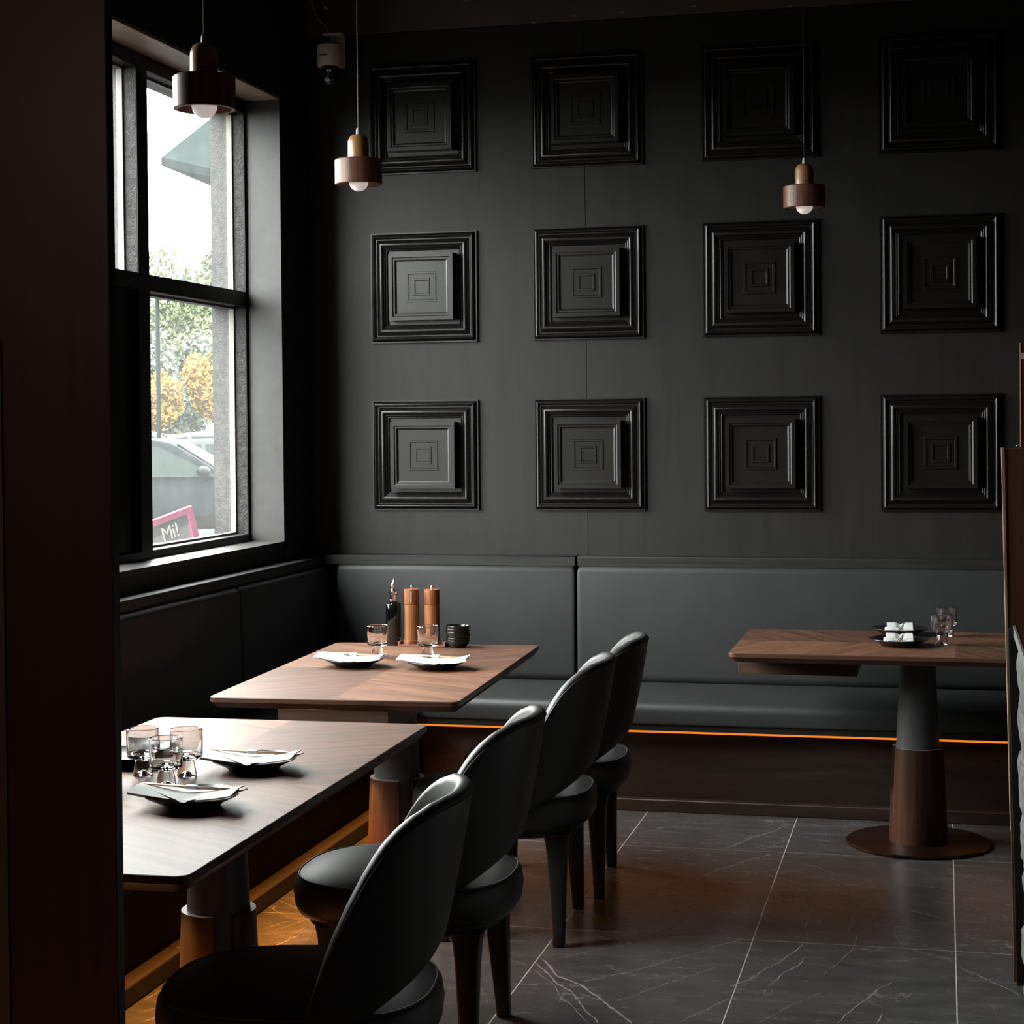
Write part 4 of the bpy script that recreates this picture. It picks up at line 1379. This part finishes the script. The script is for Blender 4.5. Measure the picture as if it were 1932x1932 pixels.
# cars
def car(name, label, loc, rz, paint, Lc=4.7, Wc=1.85, Hc=1.62, suv=True, group=None, detail=False):
    t = thing(name, label, 'car', loc, rz, group)
    hw = Wc / 2
    k = Hc / 1.62
    # side outline of the lower body, x forward, counter-clockwise
    body = [(-2.30, 0.36), (-2.34, 0.60), (-2.28, 0.98), (-1.9, 1.03), (0.85, 1.00), (1.55, 0.96), (2.10, 0.86), (2.30, 0.70), (2.32, 0.42), (2.05, 0.28), (-2.05, 0.28)]
    body = [(x * Lc / 4.7, z * k) for x, z in body]
    def ext(nm, poly, w0, w1, m, zlo, zhi, bev=0.03):
        bm = bmesh.new()
        def wz(z):
            u = min(max((z - zlo) / (zhi - zlo), 0), 1)
            return w0 + (w1 - w0) * u
        a = [bm.verts.new((x, -wz(z), z)) for x, z in poly]
        b = [bm.verts.new((x, wz(z), z)) for x, z in poly]
        n = len(poly)
        bm.faces.new(a)
        bm.faces.new(b[::-1])
        for i in range(n):
            bm.faces.new((a[i], b[i], b[(i + 1) % n], a[(i + 1) % n]))
        return finish(bm, nm, m, t, bevel=bev, bseg=2, auto=40)
    ext('car_body', body, hw, hw - 0.03, paint, 0.3, 1.0)
    cab_ = [(-2.15, 0.98), (-1.85, 1.50), (-1.2, 1.60), (0.1, 1.60), (0.42, 1.53), (1.28, 0.99)]
    cab_ = [(x * Lc / 4.7, z * k) for x, z in cab_]
    ext('cabin', cab_, hw - 0.04, hw - 0.20, paint, 0.98 * k, 1.6 * k, 0.05)
    # side windows, slightly proud of the cabin side
    def side(nm, poly, m, off):
        for sgn in (-1, 1):
            bm = bmesh.new()
            def yy(z): return sgn * (hw - 0.04 - 0.16 * (z / k - 0.98) / 0.62 + off)
            a = [bm.verts.new((x * Lc / 4.7, yy(z * k), z * k)) for x, z in poly]
            b = [bm.verts.new((x * Lc / 4.7, yy(z * k) - sgn * 0.02, z * k)) for x, z in poly]
            bm.faces.new(a)
            bm.faces.new(b[::-1])
            n = len(poly)
            for i in range(n):
                bm.faces.new((a[i], b[i], b[(i + 1) % n], a[(i + 1) % n]))
            finish(bm, nm, m, t)
    side('side_window', [(-0.20, 1.06), (-0.20, 1.48), (0.22, 1.48), (1.02, 1.06)], M['suv_glass'], 0.008)
    side('side_window', [(-1.25, 1.06), (-1.25, 1.48), (-0.30, 1.48), (-0.30, 1.06)], M['suv_glass'], 0.008)
    if suv:
        side('side_window', [(-1.85, 1.08), (-1.72, 1.42), (-1.35, 1.48), (-1.35, 1.06)], M['suv_glass'], 0.008)
    ws_ = bmesh.new()
    q = [ws_.verts.new(p) for p in ((1.20 * Lc / 4.7, -hw + 0.14, 1.045 * k), (1.20 * Lc / 4.7, hw - 0.14, 1.045 * k), (0.47 * Lc / 4.7, hw - 0.28, 1.52 * k), (0.47 * Lc / 4.7, -hw + 0.28, 1.52 * k))]
    q2 = [ws_.verts.new(v.co + Vector((0.012, 0, 0.012))) for v in q]
    ws_.faces.new(q[::-1])
    ws_.faces.new(q2)
    for i in range(4):
        ws_.faces.new((q[i], q[(i + 1) % 4], q2[(i + 1) % 4], q2[i]))
    finish(ws_, 'windscreen', M['suv_glass'], t)
    for x in (-1.42, 1.42):
        for sgn in (-1, 1):
            bm = bmesh.new()
            lathe(bm, [(0.0, -0.1), (0.30, -0.1), (0.34, -0.08), (0.34, 0.08), (0.30, 0.1), (0.20, 0.1), (0.19, 0.07), (0.0, 0.06)], 24)
            bmesh.ops.rotate(bm, verts=bm.verts[:], matrix=Matrix.Rotation(math.radians(-90 * sgn), 3, 'X'))
            o = finish(bm, 'wheel', M['black_rubber'], t, auto=40)
            o.location = (x * Lc / 4.7, sgn * (hw - 0.10), 0.34)
    if detail:
        for sgn in (-1, 1):
            bm = bmesh.new()
            bmesh.ops.create_uvsphere(bm, u_segments=16, v_segments=10, radius=1)
            bmesh.ops.scale(bm, verts=bm.verts[:], vec=(0.10, 0.13, 0.075))
            o = finish(bm, 'wing_mirror', M['suv_paint'], t, smooth=True)
            o.location = (0.86, sgn * (hw + 0.10), 1.09)
            T('mirror_arm', [(0.92, sgn * (hw - 0.06), 0.98), (0.88, sgn * (hw + 0.08), 1.03)], 0.03, M['black_rubber'], t)
            B('window_trim', -1.85, 1.1, sgn * (hw - 0.022) - 0.012, sgn * (hw - 0.022) + 0.012, 1.012, 1.040, M['car_silver'], t)
            B('door_handle', -0.10, 0.12, sgn * hw - 0.02, sgn * hw + 0.02, 0.86, 0.895, M['car_silver'], t)
            B('sill_trim', -0.95, 0.95, sgn * (hw + 0.002) - 0.015, sgn * (hw + 0.002) + 0.015, 0.32, 0.46, M['black_rubber'], t)
            B('roof_rail', -1.6, 0.05, sgn * 0.66 - 0.015, sgn * 0.66 + 0.015, 1.61, 1.65, M['car_silver'], t)
        B('door_gap', -0.255, -0.245, -hw - 0.004, hw + 0.004, 0.42, 1.0, M['black_rubber'], t)
    return t

vd = Vector((-0.385, 0.923, 0)).normalized()
def at(px_dir, dist):
    """ground point along a bearing (x/y ratio) from the dining room at a distance in y"""
    return (px_dir * dist, dist, -0.15)
car('suv', 'dark grey sport utility car parked closest outside the window', (-11.30, 24.48, -0.15), math.radians(21), M['suv_paint'], Hc=1.58, detail=True)
cl = [(-0.452, 33, 18, M['car_white'], 1.50, 'pale saloon behind the roof of the dark car'),
      (-0.418, 38, 24, M['car_silver'], 1.45, 'silver saloon in the second row of the car park'),
      (-0.462, 46, 22, M['car_white'], 1.62, 'white tall car at the left of the rear row'),
      (-0.430, 49, 20, M['car_silver'], 1.50, 'grey car in the middle of the rear row'),
      (-0.400, 44, 19, M['car_white'], 1.60, 'white car at the right of the rear row')]
for r_, d_, rz_, pm, hh, lab in cl:
    car('parked_car', lab, at(r_, d_), math.radians(rz_), pm, Hc=hh, group='cars parked farther out')

def tree(name, label, base, crown, size, m, n, leaf, trunk_h, seed, group=None):
    rnd = random.Random(seed)
    base = (base[0], base[1], -0.149)
    t = thing(name, label, 'tree', base, 0, group)
    bm = bmesh.new()
    tube(bm, [(0, 0, 0), (0.03, 0, trunk_h * 0.5), (-0.02, 0, trunk_h), (0.02, 0, crown[2])], [size[0] * 0.06, size[0] * 0.05, size[0] * 0.04, size[0] * 0.01], 8)
    for k in range(7):
        a = k * 2.4
        z = trunk_h + (crown[2] - trunk_h) * k / 9
        tube(bm, [(0, 0, z), (math.cos(a) * size[0] * 0.35, math.sin(a) * size[1] * 0.35, z + size[2] * 0.25), (math.cos(a) * size[0] * 0.62, math.sin(a) * size[1] * 0.62, z + size[2] * 0.55)], [size[0] * 0.022, size[0] * 0.014, size[0] * 0.005], 5)
    finish(bm, 'trunk', M['bark'], t, smooth=True)
    # leaf clumps scattered over lobes of the crown
    lobes = []
    for k in range(26):
        while True:
            v = Vector((rnd.uniform(-1, 1), rnd.uniform(-1, 1), rnd.uniform(-1, 1)))
            if v.length < 1:
                break
        v = v.normalized() * (v.length ** 0.4) * 0.74
        lobes.append((Vector((v.x * size[0], v.y * size[1], v.z * size[2] + crown[2])), rnd.uniform(0.22, 0.38)))
    vs, fs = [], []
    for i in range(n):
        c, rr = lobes[rnd.randrange(len(lobes))]
        d = Vector((rnd.gauss(0, 1), rnd.gauss(0, 1), rnd.gauss(0, 1))).normalized() * (rnd.random() ** 0.35)
        p = c + Vector((d.x * size[0] * rr, d.y * size[1] * rr, d.z * size[2] * rr))
        u = Vector((rnd.gauss(0, 1), rnd.gauss(0, 1), rnd.gauss(0, 1))).normalized()
        w = u.orthogonal().normalized()
        s = leaf * rnd.uniform(0.6, 1.3)
        b = len(vs)
        vs += [p - u * s, p + w * s * 0.5, p + u * s, p - w * s * 0.5]
        fs.append((b, b + 1, b + 2, b + 3))
    me = bpy.data.meshes.new('foliage')
    me.from_pydata([tuple(v) for v in vs], [], fs)
    me.materials.append(m)
    o = bpy.data.objects.new('foliage', me)
    COL.objects.link(o)
    o.parent = t
    tag(o, kind='stuff')
    return t
tree('maple_tree', 'orange autumn tree beyond the parked cars', (-22.6, 55, -0.15), (0, 0, 3.1), (1.45, 1.5, 1.55), M['foliage_orange'], 9000, 0.085, 1.1, 1)
tree('maple_tree', 'second orange autumn tree at the right beyond the cars', (-20.4, 51.4, -0.15), (0, 0, 3.2), (1.2, 1.4, 1.65), M['foliage_orange'], 8000, 0.085, 1.1, 2)
tree('maple_tree', 'small orange tree at the left edge of the window view', (-25.9, 57, -0.15), (0, 0, 2.6), (1.0, 1.2, 1.1), M['foliage_orange'], 4000, 0.085, 1.0, 3)
gt = [(-0.456, 86, 7.3, 4.0, 4.4, M['foliage_green'], 'tall green tree at the left in the window view'),
      (-0.401, 94, 8.2, 3.5, 4.2, M['foliage_green'], 'tall green tree at the right in the window view'),
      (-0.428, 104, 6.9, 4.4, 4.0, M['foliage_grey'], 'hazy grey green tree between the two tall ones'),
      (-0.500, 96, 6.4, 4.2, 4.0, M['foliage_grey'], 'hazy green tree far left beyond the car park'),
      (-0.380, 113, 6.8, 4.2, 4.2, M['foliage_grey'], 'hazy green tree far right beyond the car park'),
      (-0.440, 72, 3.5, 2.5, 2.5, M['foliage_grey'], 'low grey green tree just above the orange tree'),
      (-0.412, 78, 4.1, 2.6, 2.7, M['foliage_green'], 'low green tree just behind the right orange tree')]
for k, (r_, d_, cz_, sr, sz, m_, lab) in enumerate(gt):
    tree('green_tree', lab, at(r_, d_), (0, 0, cz_), (sr, sr, sz), m_, 12000, 0.16, 2.0, 20 + k, 'green trees beyond the car park')
T('lamp_post', [(-15.9, 35.1, -0.15), (-15.9, 35.1, 4.4), (-15.6, 35.0, 4.55), (-15.2, 35.0, 4.6)], 0.05, M['pole_metal'])
tag(bpy.data.objects['lamp_post'], 'thin street lamp post left of the orange tree', 'lamp post')

# patio umbrella seen through the upper pane
um = thing('patio_umbrella', 'grey green square patio umbrella outside the upper pane', 'umbrella', (0, 0, 0))
ap = Vector((-3.98, 10.2, 3.62))
hw_ = 1.02
cs = [Vector((-4.20, 9.35, 3.075)), Vector((-3.42, 8.95, 2.86)), Vector((-3.30, 10.2, 3.00)), Vector((-4.35, 10.9, 3.08))]
bm = bmesh.new()
a0 = bm.verts.new(ap)
b0 = bm.verts.new(ap - Vector((0, 0, 0.01)))
tv = [bm.verts.new(c) for c in cs]
bv = [bm.verts.new(c - Vector((0, 0, 0.045))) for c in cs]
bi = [bm.verts.new(c * 0.985 + ap * 0.015 - Vector((0, 0, 0.045))) for c in cs]
for k in range(4):
    j = (k + 1) % 4
    bm.faces.new((a0, tv[k], tv[j]))
    bm.faces.new((tv[k], bv[k], bv[j], tv[j]))
    bm.faces.new((bv[k], bi[k], bi[j], bv[j]))
    bm.faces.new((b0, bi[j], bi[k]))
finish(bm, 'canopy', M['umbrella'], um)
T('umbrella_pole', [(ap.x, ap.y, -0.15), (ap.x, ap.y, 3.60)], 0.022, M['pole_metal'], um, 12)
for c in cs:
    T('rib', [ap - Vector((0, 0, 0.03)), c * 0.97 + ap * 0.03 - Vector((0, 0, 0.04))], 0.008, M['pole_metal'], um, 6)

# ledge with pink sign, pumpkins and flowers outside the lower pane
lg = B('trim_1', -3.32, -3.064, 5.6, 7.36, 0.95, 1.008, M['outer_rock'])
tag(lg, 'outer stone window ledge', kind='structure')
sg = thing('framed_sign', 'pink framed sign leaning outside the lower window pane', 'sign', (-3.15, 7.05, 1.057), math.radians(90 - 17))
sg.rotation_euler = (math.radians(-6), math.radians(-12), math.radians(72))
sg.location.z = 1.026
sg.location.y = 7.085
fw, fh = 0.175, 0.190
bm = bmesh.new()
t_ = 0.026
box(bm, -fw, fw * 0.98, -0.012, 0.012, 0, t_)
box(bm, -fw, fw * 0.98, -0.012, 0.012, fh - t_, fh)
box(bm, -fw, -fw + t_ * 1.4, -0.012, 0.012, t_, fh - t_)
box(bm, fw * 0.98 - t_ * 1.4, fw * 0.98, -0.012, 0.012, t_, fh - t_)
finish(bm, 'sign_frame', M['sign_pink'], sg)
B('sign_face', -fw + t_, fw - t_ * 1.1, -0.004, 0.006, t_, fh - t_, M['sign_board'], sg)
B('sign_band', -fw + t_ * 1.4, fw * 0.98 - t_ * 1.4, -0.0055, -0.004, fh - t_ - 0.040, fh - t_, M['sign_band'], sg)
fc = bpy.data.curves.new('lettering', 'FONT')
fc.body = 'Mi!'
fc.size = 0.085
fc.extrude = 0.001
fc.align_x = 'CENTER'
ft = bpy.data.objects.new('lettering_curve', fc)
me = bpy.data.meshes.new_from_object(ft)
bpy.data.objects.remove(ft)
me.materials.clear()
me.materials.append(M['sign_letter'])
fo = bpy.data.objects.new('lettering', me)
COL.objects.link(fo)
fo.parent = sg
fo.location = (0.012, -0.0075, 0.088)
fo.rotation_euler = (math.radians(90), 0, 0)

def pumpkin(loc, r, label):
    t = thing('pumpkin', label, 'pumpkin', loc)
    bm = bmesh.new()
    bmesh.ops.create_uvsphere(bm, u_segments=40, v_segments=16, radius=r)
    for v in bm.verts:
        a = math.atan2(v.co.y, v.co.x)
        k = 1 - 0.07 * abs(math.sin(a * 5))
        v.co.x *= k
        v.co.y *= k
        v.co.z = v.co.z * 0.78 + r * 0.78
    finish(bm, 'pumpkin_flesh', M['pumpkin'], t, smooth=True)
    T('stem', [(0, 0, r * 1.45), (0.005, 0, r * 1.75)], [0.008, 0.005], M['bark'], t)
    return t
pumpkin((-3.17, 6.83, 1.010), 0.06, 'orange pumpkin left of the pink sign outside')
pumpkin((-3.14, 7.28, 1.010), 0.042, 'small orange pumpkin right of the pink sign outside')
fl_ = thing('artificial_flowers', 'yellow flowers right of the pink sign outside', 'flowers', (-3.16, 7.24, 1.035))
rnd = random.Random(5)
for k in range(9):
    a = k * 0.72
    bm = bmesh.new()
    pts = [(0, 0, 0.02), (0.010 * math.cos(a), 0.012 * math.sin(a), 0.045), (0.020 * math.cos(a), 0.034 * math.sin(a), 0.055 + rnd.random() * 0.03)]
    tube(bm, pts, [0.004, 0.009, 0.002], 6)
    finish(bm, 'petal', M['yellow_leaf'], fl_, smooth=True)
T('stalk', [(0, 0, 0), (0, 0, 0.03)], 0.004, M['foliage_green'], fl_)
